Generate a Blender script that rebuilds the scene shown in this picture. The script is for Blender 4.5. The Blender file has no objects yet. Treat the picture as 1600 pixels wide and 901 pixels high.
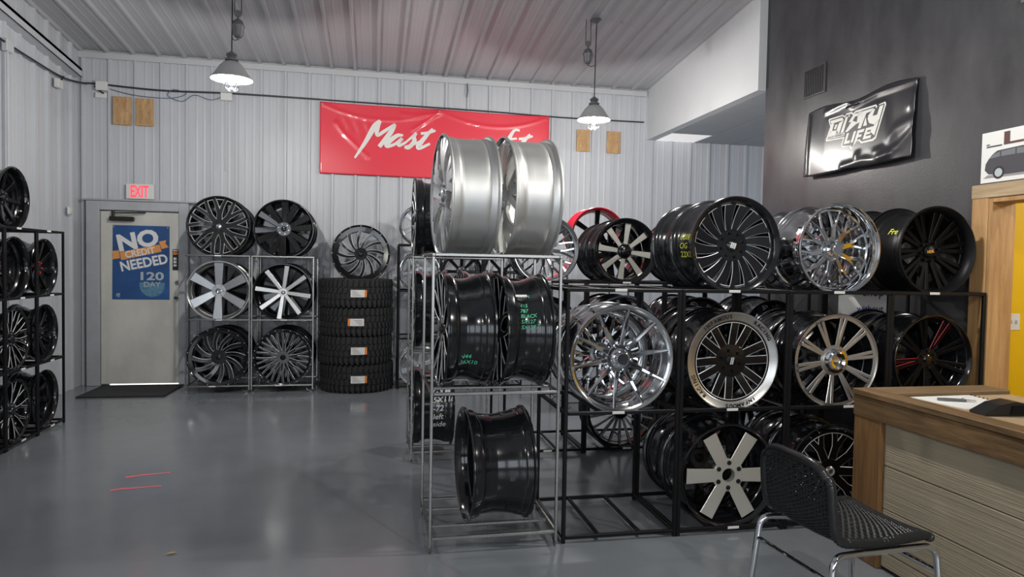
import bpy, math, random
from mathutils import Vector, Matrix
random.seed(7)
PI = math.pi
sc = bpy.context.scene
col = sc.collection

# ---------------------------------------------------------------- camera, world, exposure
cam_d = bpy.data.cameras.new('camera')
cam_d.sensor_width = 36.0
cam_d.lens = 36.0 * 1068.0 / 1600.0
cam_d.clip_start = 0.05
cam = bpy.data.objects.new('camera', cam_d)
col.objects.link(cam)
M3 = Matrix(((0.98020, -0.01063, -0.19773), (-0.19722, 0.03715, -0.97966), (0.01776, 0.99925, 0.03432)))
cam.matrix_world = Matrix.Translation((0, 0, 1.63)) @ M3.to_4x4()
sc.camera = cam

world = bpy.data.worlds.new('world')
sc.world = world
world.use_nodes = True
bg = world.node_tree.nodes['Background']
bg.inputs[0].default_value = (0.72, 0.82, 1.0, 1)
bg.inputs[1].default_value = 1.0

sc.view_settings.view_transform = 'Standard'
sc.view_settings.look = 'None'
sc.view_settings.gamma = 1.0
sc.view_settings.use_curve_mapping = False
sc.view_settings.exposure = -0.30

LAMP_W = 200.0        # each pendant bulb
WINDOW_FILL_W = 40.0      # each added fill light at the front windows
def area_light(name, loc, rot, sx, sy, watts, color):
    d = bpy.data.lights.new(name, 'AREA')
    d.shape = 'RECTANGLE'; d.size = sx; d.size_y = sy; d.energy = watts; d.color = color
    o = bpy.data.objects.new(name, d); col.objects.link(o)
    o.location = loc; o.rotation_euler = rot
    return o
# added fill lights inside the room, at the unseen front windows behind the camera
for wx in (-2.2, 0.2, 2.6):
    area_light('window_daylight', (wx, -3.86, 1.75), (PI / 2, 0, 0), 1.9, 2.1, WINDOW_FILL_W, (0.90, 0.95, 1.0))

# ---------------------------------------------------------------- materials
MATS = {}
def mat(name, color=(.5, .5, .5), rough=.5, metal=0., coat=0., coat_rough=.05, emit=None, emit_s=0., ior=1.5,
        noise=None, bump=None, trans=0., alpha=1.):
    """noise=(scale, amount, rough_amount, stretch) varies colour / roughness, bump=(scale, strength, stretch)"""
    m = bpy.data.materials.new(name); m.use_nodes = True
    nt = m.node_tree; b = nt.nodes['Principled BSDF']
    b.inputs['Base Color'].default_value = (*color, 1)
    b.inputs['Roughness'].default_value = rough
    b.inputs['Metallic'].default_value = metal
    b.inputs['Coat Weight'].default_value = coat
    b.inputs['Coat Roughness'].default_value = coat_rough
    b.inputs['IOR'].default_value = ior
    b.inputs['Transmission Weight'].default_value = trans
    b.inputs['Alpha'].default_value = alpha
    if emit:
        b.inputs['Emission Color'].default_value = (*emit, 1)
        b.inputs['Emission Strength'].default_value = emit_s
    def coords(stretch):
        tc = nt.nodes.new('ShaderNodeTexCoord'); mp = nt.nodes.new('ShaderNodeMapping')
        mp.inputs['Scale'].default_value = stretch
        nt.links.new(tc.outputs['Object'], mp.inputs['Vector'])
        return mp.outputs['Vector']
    if noise:
        s, amt, ramt, st = noise
        n = nt.nodes.new('ShaderNodeTexNoise'); n.inputs['Scale'].default_value = s
        n.inputs['Detail'].default_value = 6; n.inputs['Roughness'].default_value = .62
        nt.links.new(coords(st), n.inputs['Vector'])
        r = nt.nodes.new('ShaderNodeMapRange')
        r.inputs['From Min'].default_value = .3; r.inputs['From Max'].default_value = .7
        r.inputs['To Min'].default_value = 1 - amt; r.inputs['To Max'].default_value = 1 + amt
        nt.links.new(n.outputs['Fac'], r.inputs['Value'])
        mx = nt.nodes.new('ShaderNodeMix'); mx.data_type = 'RGBA'; mx.blend_type = 'MULTIPLY'
        mx.inputs['Factor'].default_value = 1
        mx.inputs['A'].default_value = (*color, 1)
        nt.links.new(r.outputs['Result'], mx.inputs['B'])
        nt.links.new(mx.outputs['Result'], b.inputs['Base Color'])
        if ramt:
            r2 = nt.nodes.new('ShaderNodeMapRange')
            r2.inputs['From Min'].default_value = .3; r2.inputs['From Max'].default_value = .7
            r2.inputs['To Min'].default_value = max(.02, rough - ramt); r2.inputs['To Max'].default_value = rough + ramt
            nt.links.new(n.outputs['Fac'], r2.inputs['Value'])
            nt.links.new(r2.outputs['Result'], b.inputs['Roughness'])
    if bump:
        s, strength, st = bump
        n = nt.nodes.new('ShaderNodeTexNoise'); n.inputs['Scale'].default_value = s
        n.inputs['Detail'].default_value = 4
        nt.links.new(coords(st), n.inputs['Vector'])
        bp = nt.nodes.new('ShaderNodeBump'); bp.inputs['Strength'].default_value = strength
        bp.inputs['Distance'].default_value = .02
        nt.links.new(n.outputs['Fac'], bp.inputs['Height'])
        nt.links.new(bp.outputs['Normal'], b.inputs['Normal'])
    MATS[name] = m
    return m

def wood(name, c1, c2, stretch, scale=3.0, rough=.6):
    m = bpy.data.materials.new(name); m.use_nodes = True
    nt = m.node_tree; b = nt.nodes['Principled BSDF']; b.inputs['Roughness'].default_value = rough
    tc = nt.nodes.new('ShaderNodeTexCoord'); mp = nt.nodes.new('ShaderNodeMapping')
    mp.inputs['Scale'].default_value = stretch
    oi = nt.nodes.new('ShaderNodeObjectInfo'); ad = nt.nodes.new('ShaderNodeVectorMath'); ad.operation = 'ADD'
    nt.links.new(tc.outputs['Object'], ad.inputs[0]); nt.links.new(oi.outputs['Random'], ad.inputs[1])
    nt.links.new(ad.outputs[0], mp.inputs['Vector'])
    n = nt.nodes.new('ShaderNodeTexNoise'); n.inputs['Scale'].default_value = scale
    n.inputs['Detail'].default_value = 8; n.inputs['Roughness'].default_value = .65; n.inputs['Distortion'].default_value = 1.2
    nt.links.new(mp.outputs['Vector'], n.inputs['Vector'])
    cr = nt.nodes.new('ShaderNodeValToRGB')
    cr.color_ramp.elements[0].color = (*c1, 1); cr.color_ramp.elements[0].position = .32
    cr.color_ramp.elements[1].color = (*c2, 1); cr.color_ramp.elements[1].position = .68
    nt.links.new(n.outputs['Fac'], cr.inputs['Fac']); nt.links.new(cr.outputs['Color'], b.inputs['Base Color'])
    bp = nt.nodes.new('ShaderNodeBump'); bp.inputs['Strength'].default_value = .25; bp.inputs['Distance'].default_value = .004
    nt.links.new(n.outputs['Fac'], bp.inputs['Height']); nt.links.new(bp.outputs['Normal'], b.inputs['Normal'])
    MATS[name] = m
    return m

U = (1, 1, 1)
mat('floor_epoxy', (.185, .202, .222), .22, noise=(1.1, .08, .05, U), bump=(5, .006, U), coat=.25, coat_rough=.12)
mat('wall_panel', (.55, .565, .60), .42, noise=(1.6, .05, .05, (3, 3, .6)))
mat('ceiling_panel', (.43, .43, .45), .45, noise=(1.2, .05, .05, U))
mat('front_dim', (.07, .07, .075), .6)  # front wall darkened so black wheel faces reflect a dim space
mat('trim_white', (.55, .56, .58), .45)
mat('soffit_paint', (.62, .64, .66), .7, noise=(2, .03, 0, U))
mat('ceiling_tile', (.42, .44, .45), .9)
mat('dark_paint', (.050, .050, .055), .38, noise=(3, .25, .08, (1, 1, .5)), bump=(60, .05, U))
mat('yellow_paint', (.80, .50, .003), .55)
mat('door_paint', (.62, .61, .56), .45, noise=(2.2, .13, .05, (1, 1, .7)))
mat('door_frame_paint', (.43, .445, .47), .5, noise=(4, .1, 0, U))
mat('gloss_black', (.006, .006, .007), .13, coat=.5, coat_rough=.03)
mat('satin_black', (.006, .006, .007), .40, ior=1.28)
mat('matte_black', (.004, .004, .0045), .5, ior=1.15)
mat('barrel_black', (.010, .011, .013), .17, coat=.4, coat_rough=.05)
mat('powder_black', (.006, .006, .007), .45, ior=1.33)
mat('chrome', (.78, .79, .80), .045, metal=1.)
mat('chrome_soft', (.70, .71, .72), .12, metal=1.)
mat('brushed', (.60, .61, .62), .30, metal=1., noise=(3, .03, .05, (1, .15, 1)))
mat('barrel_silver', (.74, .74, .72), .44, metal=.9, noise=(5, .05, .05, (1, .2, 1)))
mat('machined', (.62, .61, .585), .27, metal=.85)
mat('milled', (.80, .81, .82), .35, metal=.25)
mat('cream_machined', (.72, .70, .63), .30, metal=.55)
mat('rack_steel', (.36, .35, .33), .27, metal=1., noise=(3, .10, .05, U))
mat('red_gloss', (.45, .012, .03), .2, coat=.5)
mat('red_accent', (.55, .015, .03), .25)
mat('rubber', (.018, .018, .019), .75, bump=(40, .1, U))
mat('rubber_mat', (.03, .03, .032), .9, bump=(120, .4, U))
mat('paper_white', (.80, .80, .78), .6)
mat('label_white', (.78, .77, .74), .5)
mat('label_orange', (.85, .25, .04), .5)
mat('label_print', (.30, .29, .29), .6)
mat('banner_red', (.84, .035, .065), .38, coat=.5, coat_rough=.08)
mat('banner_white', (.83, .82, .78), .45)
mat('banner_black', (.022, .023, .027), .30, coat=.25, coat_rough=.2)
mat('logo_white', (.85, .85, .80), .4)
mat('logo_dark', (.06, .06, .065), .4)
mat('poster_blue', (.022, .085, .26), .4, noise=(2.5, .3, 0, U))
mat('poster_orange', (.80, .34, .09), .45)
mat('poster_grey', (.45, .52, .55), .5)
mat('poster_teal', (.10, .24, .36), .5, noise=(25, .4, 0, U))
mat('marker_green', (.10, .62, .35), .6)
mat('marker_yellow', (.66, .70, .06), .6)
mat('marker_white', (.80, .82, .80), .6)
mat('tape_teal', (.05, .55, .42), .4)
mat('gold', (.72, .45, .12), .35, metal=.6)
mat('exit_red', (.7, .05, .06), .5, emit=(1, .06, .10), emit_s=1.6)
mat('plastic_white', (.74, .74, .72), .4)
mat('plastic_black', (.012, .012, .013), .35)
mat('cable_black', (.02, .022, .03), .5)
mat('cable_blue', (.10, .13, .24), .5)
mat('lamp_enamel', (.45, .45, .46), .4)
mat('lamp_inner', (.90, .89, .85), .35)
mat('lamp_iron', (.16, .16, .17), .45, metal=.4)
mat('bulb', (1, 1, 1), .4, emit=(1.0, .93, .74), emit_s=60.)
mat('daylight', (1, 1, 1), .5, emit=(1, .96, .88), emit_s=2.2)
mat('troffer', (1, 1, 1), .5, emit=(1, .96, .94), emit_s=.55)
mat('glass', (.95, .97, 1.0), .02, trans=1., ior=1.05)
mat('window_glass', (.9, .95, 1.0), .02, trans=1., ior=1.02)
mat('wicker', (.022, .022, .023), .27)
mat('car_dark', (.05, .05, .06), .5)
mat('car_glass', (.16, .17, .19), .4)
mat('brown_print', (.10, .04, .035), .5)
mat('purple_print', (.06, .035, .30), .5)
mat('leaf_yellow', (.55, .38, .14), .7)
mat('floor_red', (.85, .16, .17), .6)
mat('siding_grain_grey', (.36, .305, .215), .8, noise=(5, .09, 0, (1, .22, 5)), bump=(24, .30, (1, .10, 6)))
wood('counter_wood_y', (.085, .048, .020), (.25, .145, .062), (7, .55, 7))
wood('counter_wood_x', (.12, .075, .036), (.27, .175, .09), (.55, 7, 7))
wood('counter_wood_z', (.13, .062, .020), (.27, .142, .052), (7, 7, .55))
wood('counter_top_wood', (.32, .22, .12), (.52, .39, .235), (6, .5, 6))
wood('frame_wood', (.36, .19, .070), (.60, .36, .155), (6, 6, .6), 2.2)
wood('plywood', (.40, .22, .09), (.62, .40, .20), (5, 5, 1.0), 4.0)

# ---------------------------------------------------------------- mesh helpers
class MB:
    def __init__(s): s.v = []; s.f = []; s.m = []
    def add(s, vs, fs, mi=0):
        o = len(s.v); s.v.extend(vs)
        for k, f in enumerate(fs):
            s.f.append(tuple(i + o for i in f)); s.m.append(mi[k] if isinstance(mi, (list, tuple)) else mi)
        return s
    def box(s, x0, x1, y0, y1, z0, z1, mi=0):
        v = [(x0, y0, z0), (x1, y0, z0), (x1, y1, z0), (x0, y1, z0), (x0, y0, z1), (x1, y0, z1), (x1, y1, z1), (x0, y1, z1)]
        return s.add(v, [(0, 3, 2, 1), (4, 5, 6, 7), (0, 1, 5, 4), (1, 2, 6, 5), (2, 3, 7, 6), (3, 0, 4, 7)], mi)
    def cbox(s, x0, x1, y0, y1, z0, z1, b=.004, mi=0):
        """box with chamfered vertical and horizontal edges (24 verts)"""
        b = min(b, (x1 - x0) * .45, (y1 - y0) * .45, (z1 - z0) * .45)
        import bmesh
        bm = bmesh.new(); bmesh.ops.create_cube(bm, size=1)
        for v in bm.verts:
            v.co = ((x0 + x1) / 2 + v.co.x * (x1 - x0), (y0 + y1) / 2 + v.co.y * (y1 - y0), (z0 + z1) / 2 + v.co.z * (z1 - z0))
        bmesh.ops.bevel(bm, geom=bm.edges[:], offset=b, segments=1, affect='EDGES')
        bm.verts.index_update()
        s.add([tuple(v.co) for v in bm.verts], [tuple(v.index for v in f.verts) for f in bm.faces], mi)
        bm.free(); return s
    def tube(s, pts, r, seg=8, mi=0, caps=True, closed=False):
        P = [Vector(p) for p in pts]; n = len(P); rings = []
        up = Vector((0, 0, 1)); prev = None; o = len(s.v)
        for i in range(n):
            if closed: t = (P[(i + 1) % n] - P[i - 1]).normalized()
            else: t = (P[min(i + 1, n - 1)] - P[max(i - 1, 0)]).normalized()
            a = prev if prev is not None else (up if abs(t.z) < .9 else Vector((1, 0, 0)))
            x = (a - t * a.dot(t)).normalized(); y = t.cross(x); prev = x
            rr = r[i] if isinstance(r, (list, tuple)) else r
            for k in range(seg):
                an = 2 * PI * k / seg
                s.v.append(tuple(P[i] + x * math.cos(an) * rr + y * math.sin(an) * rr))
        for i in range(n if closed else n - 1):
            j = (i + 1) % n
            for k in range(seg):
                k2 = (k + 1) % seg
                s.f.append((o + i * seg + k, o + i * seg + k2, o + j * seg + k2, o + j * seg + k)); s.m.append(mi)
        if caps and not closed:
            s.f.append(tuple(o + k for k in reversed(range(seg)))); s.m.append(mi)
            s.f.append(tuple(o + (n - 1) * seg + k for k in range(seg))); s.m.append(mi)
        return s
    def lathe(s, prof, seg=32, axis='z', mi=0, closed=False, c=(0, 0, 0)):
        """prof: (radius, height) list; mi may be a list per profile segment"""
        o = len(s.v); n = len(prof)
        for k in range(seg):
            a = 2 * PI * k / seg; ca, sa = math.cos(a), math.sin(a)
            for r, h in prof:
                if axis == 'z': s.v.append((c[0] + r * ca, c[1] + r * sa, c[2] + h))
                else: s.v.append((c[0] + r * ca, c[1] + h, c[2] + r * sa))     # axis y
        for k in range(seg):
            k2 = (k + 1) % seg
            for i in range(n if closed else n - 1):
                j = (i + 1) % n
                a, b, d, e = o + k * n + i, o + k2 * n + i, o + k2 * n + j, o + k * n + j
                s.f.append((a, b, d, e)); s.m.append(mi[i] if isinstance(mi, (list, tuple)) else mi)
        return s
    def prism(s, poly, h0, h1, fn, mi=0):
        """poly in 2D, extruded between h0 and h1; fn(u, v, h) -> xyz"""
        n = len(poly); o = len(s.v)
        for h in (h0, h1):
            for u, w in poly: s.v.append(tuple(fn(u, w, h)))
        s.f.append(tuple(o + i for i in range(n))); s.m.append(mi)
        s.f.append(tuple(o + n + i for i in reversed(range(n)))); s.m.append(mi)
        for i in range(n):
            j = (i + 1) % n
            s.f.append((o + i, o + n + i, o + n + j, o + j)); s.m.append(mi)
        return s
    def mesh(s, name, mats, smooth=35):
        me = bpy.data.meshes.new(name)
        me.from_pydata(s.v, [], s.f)
        for m in (mats if isinstance(mats, (list, tuple)) else [mats]): me.materials.append(MATS[m])
        me.polygons.foreach_set('material_index', s.m)
        import bmesh
        bm = bmesh.new(); bm.from_mesh(me)
        bmesh.ops.remove_doubles(bm, verts=bm.verts, dist=1e-6)
        bmesh.ops.recalc_face_normals(bm, faces=bm.faces)
        if smooth:
            lim = math.radians(smooth)
            for f in bm.faces: f.smooth = True
            for e in bm.edges:
                if len(e.link_faces) == 2: e.smooth = e.calc_face_angle(0) < lim
        bm.to_mesh(me); bm.free()
        return me
    def build(s, name, mats, parent=None, loc=(0, 0, 0), smooth=35):
        return link(name, s.mesh(name, mats, smooth), parent, loc)

def link(name, me, parent=None, loc=(0, 0, 0), rot=(0, 0, 0)):
    o = bpy.data.objects.new(name, me); col.objects.link(o)
    o.parent = parent; o.location = loc; o.rotation_euler = rot
    return o
def tag(o, label, cat, group=None):
    o['label'] = label; o['category'] = cat
    if group: o['group'] = group
    return o
def thing(name, label, cat, loc=(0, 0, 0), rz=0, group=None):
    o = bpy.data.objects.new(name, None); o.empty_display_size = .1
    col.objects.link(o); o.location = loc; o.rotation_euler = (0, 0, rz)
    return tag(o, label, cat, group)
def struct(o, label=None):
    o['kind'] = 'structure'
    if label: o['label'] = label
    return o

TXC = {}
def text_geo(s, bold=0.0, shear=0.0, spacing=1.0):
    """letters as (verts2d, faces); cap height about 0.7 of unit, starts at x=0; cached"""
    k = (s, bold, shear, spacing)
    if k in TXC: return TXC[k]
    cu = bpy.data.curves.new('t', 'FONT'); cu.body = s; cu.size = 1; cu.offset = bold; cu.shear = shear
    cu.space_character = spacing; cu.resolution_u = 3
    o = bpy.data.objects.new('t', cu); col.objects.link(o)
    dg = bpy.context.evaluated_depsgraph_get()
    me = bpy.data.meshes.new_from_object(o.evaluated_get(dg))
    vs = [(v.co.x, v.co.y) for v in me.vertices]; fs = [tuple(p.vertices) for p in me.polygons]
    bpy.data.objects.remove(o); bpy.data.curves.remove(cu); bpy.data.meshes.remove(me)
    TXC[k] = (vs, fs)
    return TXC[k]
def text_mb(mb, s, fn, width=None, size=None, bold=0., shear=0., rot=0., center=False, origin=(0, 0), mi=0, height=None):
    """put text into mb; (u, v) at origin rotated by rot, mapped to 3D by fn(u, v)"""
    vs, fs = text_geo(s, bold, shear)
    x0 = min(v[0] for v in vs); x1 = max(v[0] for v in vs); y0 = min(v[1] for v in vs); y1 = max(v[1] for v in vs)
    kx = width / (x1 - x0) if width else size
    ky = height / (y1 - y0) if height else kx
    c, sn = math.cos(rot), math.sin(rot); out = []
    for x, y in vs:
        u = (x - x0 - ((x1 - x0) / 2 if center else 0)) * kx; v = (y - y0) * ky
        out.append(tuple(fn(origin[0] + u * c - v * sn, origin[1] + u * sn + v * c)))
    mb.add(out, fs, mi)
    return mb

# ---------------------------------------------------------------- room shell
XL, YB, EAVE, SL = -3.66, 9.6, 4.22, 0.09      # left wall, back wall, eave height, roof slope
XD = 4.02                                      # dark office wall
YF = -4.0                                      # storefront wall behind the camera
def ceil_z(y): return EAVE + SL * (YB - y)

MB().box(XL - .3, 8.0, YF - .3, YB + .3, -.12, 0).build('floor', 'floor_epoxy', smooth=0)
floor = bpy.data.objects['floor']; struct(floor, 'glossy grey epoxy shop floor')

def sheet(name, length, pitch=.305, n=3, rib=.032):
    """ribbed steel sheet: width n*pitch along +x, length along +z, ribs towards -y"""
    prof = []
    for k in range(n):
        b = k * pitch
        prof += [(b, 0), (b + .008, -rib), (b + .036, -rib), (b + .046, 0)]
        for q in (.115, .205):
            prof += [(b + q, 0), (b + q + .012, -.003), (b + q + .024, -.003), (b + q + .036, 0)]
    prof.append((n * pitch, 0))
    mb = MB(); m = len(prof)
    vs = [(x, y, 0) for x, y in prof] + [(x, y, length) for x, y in prof]
    return mb.add(vs, [(i, i + 1, m + i + 1, m + i) for i in range(m - 1)])
wb = struct(MB().box(XL - .1, 8.0, YB + .002, YB + .12, 0, 4.6).build('wall_back', 'trim_white', smooth=0), 'white ribbed steel back wall')
sh_back = sheet('panel', EAVE).mesh('panel', 'wall_panel', 0)
for k in range(11):
    link('panel', sh_back, wb, (XL + .02 + k * .915, YB, 0))
wl = struct(MB().box(XL - .12, XL - .002, YF, YB + .12, 0, 5.6).build('wall_left', 'trim_white', smooth=0), 'white ribbed steel left wall')
sh_left = sheet('panel', 5.55).mesh('panel', 'wall_panel', 0)
for k in range(15):
    o = link('panel', sh_left, wl, (XL, YB - .02 - (k + 1) * .915, 0), (0, 0, PI / 2))
# ceiling: sheets run down the slope, towards the back wall
ce = struct(MB().add([(XL - .1, YB + .1, ceil_z(YB) + .03), (XD + .1, YB + .1, ceil_z(YB) + .03), (XD + .1, YF, ceil_z(YF) + .03), (XL - .1, YF, ceil_z(YF) + .03),
                      (XL - .1, YB + .1, ceil_z(YB) + .12), (XD + .1, YB + .1, ceil_z(YB) + .12), (XD + .1, YF, ceil_z(YF) + .12), (XL - .1, YF, ceil_z(YF) + .12)],
                     [(0, 1, 2, 3), (7, 6, 5, 4), (0, 4, 5, 1), (1, 5, 6, 2), (2, 6, 7, 3), (3, 7, 4, 0)]).build('ceiling', 'ceiling_panel', smooth=0), 'grey ribbed steel sloped ceiling')
slen = (YB - YF) * math.sqrt(1 + SL * SL)
sh_c = sheet('panel', slen, rib=.035).mesh('panel', 'ceiling_panel', 0)
tilt = math.atan(SL)
for k in range(9):
    o = link('panel', sh_c, ce)
    # local z -> (0, -1, +SL), local x -> +x, local -y -> down
    zx = Vector((0, -1, SL)).normalized(); xx = Vector((1, 0, 0)); yx = zx.cross(xx)
    if yx.z < 0: yx = -yx; xx = -xx
    R3 = Matrix((xx, yx, zx)).transposed()
    px = XL + k * .915 if xx.x > 0 else XL + (k + 1) * .915
    o.matrix_local = Matrix.Translation((px, YB, EAVE + .02)) @ R3.to_4x4()
# eave trim along the top of the back wall
struct(MB().box(XL, 3.9, YB - .05, YB - .027, EAVE - .085, EAVE - .012).build('trim_1', 'trim_white', smooth=0), 'white eave trim above the back wall')
# sloped steel girt on the left wall
mb = MB()
for (za, zb, xa, xb) in ((.0, .012, -.03, .09), (.10, .112, -.03, .09), (.0, .112, .078, .09), (.078, .112, .078, .09)):
    y0, y1 = 4.0, 9.35
    za0 = 3.83 + .085 * (9.35 - y0); za1 = 3.83
    vs = [(XL + .03 + xa, y0, za0 + za), (XL + .03 + xb, y0, za0 + za), (XL + .03 + xb, y1, za1 + za), (XL + .03 + xa, y1, za1 + za),
          (XL + .03 + xa, y0, za0 + zb), (XL + .03 + xb, y0, za0 + zb), (XL + .03 + xb, y1, za1 + zb), (XL + .03 + xa, y1, za1 + zb)]
    mb.add(vs, [(0, 3, 2, 1), (4, 5, 6, 7), (0, 1, 5, 4), (1, 2, 6, 5), (2, 3, 7, 6), (3, 0, 4, 7)])
struct(mb.build('trim_2', 'wall_panel', smooth=0), 'sloped grey steel channel along the left wall')

# white soffit box with a tile ceiling under it
YE = 6.60                                     # far end of the dark wall
struct(MB().box(3.93, 4.06, YE + .001, YB, 3.51, 4.75).build('wall_soffit', 'soffit_paint', smooth=0), 'white drywall soffit under the ceiling')
cl = struct(MB().box(4.061, 8.0, YE + .001, YB, 3.53, 3.65).build('ceiling_drop', 'trim_white', smooth=0), 'dropped tile ceiling behind the soffit')
tile = MB().box(.008, .602, .008, .602, 0, .02).mesh('tile', 'ceiling_tile', 0)
lit = MB().box(.008, .602, .008, .602, 0, .02).mesh('light_panel', 'troffer', 0)
for i in range(4):
    for j in range(5):
        link('light_panel' if (i, j) == (0, 4) else 'tile', lit if (i, j) == (0, 4) else tile, cl, (4.07 + i * .61, YE + .02 + j * .598, 3.512))

# dark office wall with a pass-through opening, jambs and the yellow room behind
OY0, OY1, OZ = 2.75, 3.84, 2.13                # opening in y, head height
mb = MB()
mb.box(XD, XD + .15, OY1, YE, 0, 5.2); mb.box(XD, XD + .15, YF, OY0, 0, 5.6); mb.box(XD, XD + .15, OY0, OY1, OZ, 5.4)
wd = struct(mb.build('wall_right', 'dark_paint', smooth=0), 'dark charcoal painted office wall')
struct(MB().box(XD + .15, 8.0, YE - .12, YE, 0, 3.55).build('wall_office_back', 'soffit_paint', smooth=0))
fr = thing('doorway_frame', 'pine wood frame around the opening to the yellow room', 'door frame', (XD, OY1, 0)); struct(fr)
fr.name = 'trim_3'; del fr['category']
link('casing', MB().cbox(-.035, -.002, -.0, .125, 0, 2.215, .004).mesh('casing', 'frame_wood', 0), fr)
link('head_casing', MB().cbox(-.040, -.002, OY0 - OY1 - .12, .128, 2.13, 2.222, .004).mesh('head_casing', 'counter_top_wood', 0), fr)
link('jamb', MB().cbox(-.030, .158, -.030, -.001, 0, 2.128, .003).mesh('jamb', 'frame_wood', 0), fr)
link('head_jamb', MB().cbox(-.030, .158, OY0 - OY1, -.031, 2.098, 2.128, .003).mesh('head_jamb', 'frame_wood', 0), fr)
link('jamb', MB().cbox(-.030, .158, OY0 - OY1, OY0 - OY1 + .03, 0, 2.097, .003).mesh('jamb', 'frame_wood', 0), fr)
struct(MB().box(XD + .15, 7.0, 4.10, 4.2, 0, 2.75).build('wall_yellow', 'yellow_paint', smooth=0), 'bright yellow wall of the room beyond')
struct(MB().box(6.9, 7.0, 1.0, 4.1, 0, 2.75).build('wall_yellow_side', 'yellow_paint', smooth=0))
struct(MB().box(XD + .15, 7.0, 1.0, 1.1, 0, 2.75).build('wall_yellow_front', 'yellow_paint', smooth=0))
struct(MB().box(XD + .15, 7.0, 1.0, 4.2, 2.75, 2.85).build('ceiling_office', 'ceiling_tile', smooth=0))
# unseen storefront wall behind the camera, three windows added to let light in
mb = MB(); xs = [XL, -3.15, -1.25, -.75, 1.15, 1.65, 3.55, XD]
for i in range(0, 8, 2): mb.box(xs[i], xs[i + 1], YF - .12, YF, 0, 5.6)
for i in (1, 3, 5):
    mb.box(xs[i], xs[i + 1], YF - .12, YF, 0, .7); mb.box(xs[i], xs[i + 1], YF - .12, YF, 2.8, 5.6)
struct(mb.build('wall_front', 'front_dim', smooth=0), 'unseen storefront wall darkened for dim reflections, with added windows')
for n_, i in enumerate((1, 3, 5)):
    w = struct(MB().box(xs[i], xs[i + 1], YF - .07, YF - .06, .7, 2.8).build('window_%d' % (n_ + 1), 'window_glass', smooth=0))
    link('mullion', MB().box(-.03, .03, -.03, .03, .7, 2.8).mesh('mullion', 'powder_black', 0), w, ((xs[i] + xs[i + 1]) / 2, YF - .03, 0))

# ---------------------------------------------------------------- pendant lamps
def lamp_meshes():
    d = {}
    d['shade'] = MB().lathe([(.030, .165), (.048, .160), (.075, .145), (.105, .115), (.128, .080), (.150, .045), (.178, .008), (.186, -.002), (.184, -.008), (.174, .002), (.146, .038), (.122, .074), (.100, .108), (.072, .136), (.046, .150), (.030, .155)], 40, mi=[0] * 8 + [1] * 7).mesh('shade', ['lamp_enamel', 'lamp_inner'], 60)
    d['socket_cap'] = MB().lathe([(0, .25), (.018, .25), (.022, .235), (.045, .23), (.05, .215), (.038, .20), (.042, .185), (.06, .18), (.06, .165), (0, .165)], 20).mesh('socket_cap', 'lamp_iron')
    d['glass_jar'] = MB().lathe([(.0, -.10), (.045, -.098), (.058, -.08), (.060, .02), (.05, .05), (.047, .05), (.056, .02), (.054, -.078), (.042, -.092), (0, -.094)], 20).mesh('glass_jar', 'glass')
    d['bulb'] = MB().lathe([(0, -.062), (.018, -.056), (.030, -.035), (.028, -.005), (.015, .03), (.012, .06), (0, .06)], 16).mesh('bulb', 'bulb')
    mb = MB()
    for k in range(4):
        a = PI / 4 + k * PI / 2; c, s = math.cos(a), math.sin(a)
        mb.tube([(.165 * c, .165 * s, .012), (.12 * c, .12 * s, -.01), (.066 * c, .066 * s, -.05), (.064 * c, .064 * s, -.09), (.03 * c, .03 * s, -.108)], .0028, 6)
    mb.tube([(.066 * math.cos(t * PI / 8), .066 * math.sin(t * PI / 8), -.055) for t in range(16)], .003, 6, closed=True)
    d['cage'] = mb.mesh('cage', 'lamp_iron')
    d['weight'] = MB().lathe([(0, -.13), (.012, -.125), (.014, -.11), (.03, -.105), (.048, -.075), (.052, -.02), (.060, -.008), (.060, .006), (.05, .012), (.045, .04), (.03, .055), (.012, .06), (.010, .085), (0, .085)], 20).mesh('weight', 'lamp_iron')
    d['pulley'] = MB().lathe([(0, -.01), (.03, -.01), (.033, -.006), (.026, 0), (.033, .006), (.03, .01), (0, .01)], 20, axis='y').mesh('pulley', 'lamp_iron')
    return d
LM = lamp_meshes()
def pendant(x, y, z, wx, wz, label, group=None):
    t = thing('pendant_lamp', label, 'lamp', (x, y, z), 0, group)
    top = ceil_z(y) - .02 - z
    for n_ in ('shade', 'socket_cap', 'glass_jar', 'bulb', 'cage'): link(n_, LM[n_], t)
    link('cord', MB().tube([(0, 0, .24), (.004, 0, (top + .24) / 2), (.01, 0, top)], .006, 6).mesh('cord', 'cable_black'), t)
    w = link('weight', LM['weight'], t, (wx, 0, wz))
    link('pulley', LM['pulley'], w, (0, 0, .115))
    for dx in (-.03, .03):
        link('cord', MB().tube([(wx + dx, 0, wz + .11), (wx + dx * .9, 0, top)], .004, 6).mesh('cord', 'cable_black'), t)
    link('cord', MB().tube([(wx, 0, wz - .12), (wx * .5, 0, wz - .135), (.004, 0, wz - .115)], .004, 6).mesh('cord', 'cable_black'), t)
    link('ceiling_canopy', MB().lathe([(0, 0), (.06, 0), (.065, -.01), (.03, -.04), (0, -.04)], 20).mesh('ceiling_canopy', 'lamp_iron'), t, (0, 0, top + .01))
    d = bpy.data.lights.new('bulb_light', 'POINT'); d.energy = LAMP_W; d.color = (1.0, .975, .925); d.shadow_soft_size = .05
    o = bpy.data.objects.new('bulb_light', d); col.objects.link(o); o.parent = t; o.location = (0, 0, -.115)
    return t
pendant(-1.325, 6.842, 3.32, .055, .49, 'lit pendant barn lamp left of the red banner, with pulley weight')
pendant(2.413, 7.455, 3.29, -.085, .72, 'lit pendant barn lamp right of the red banner, near the soffit')
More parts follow.
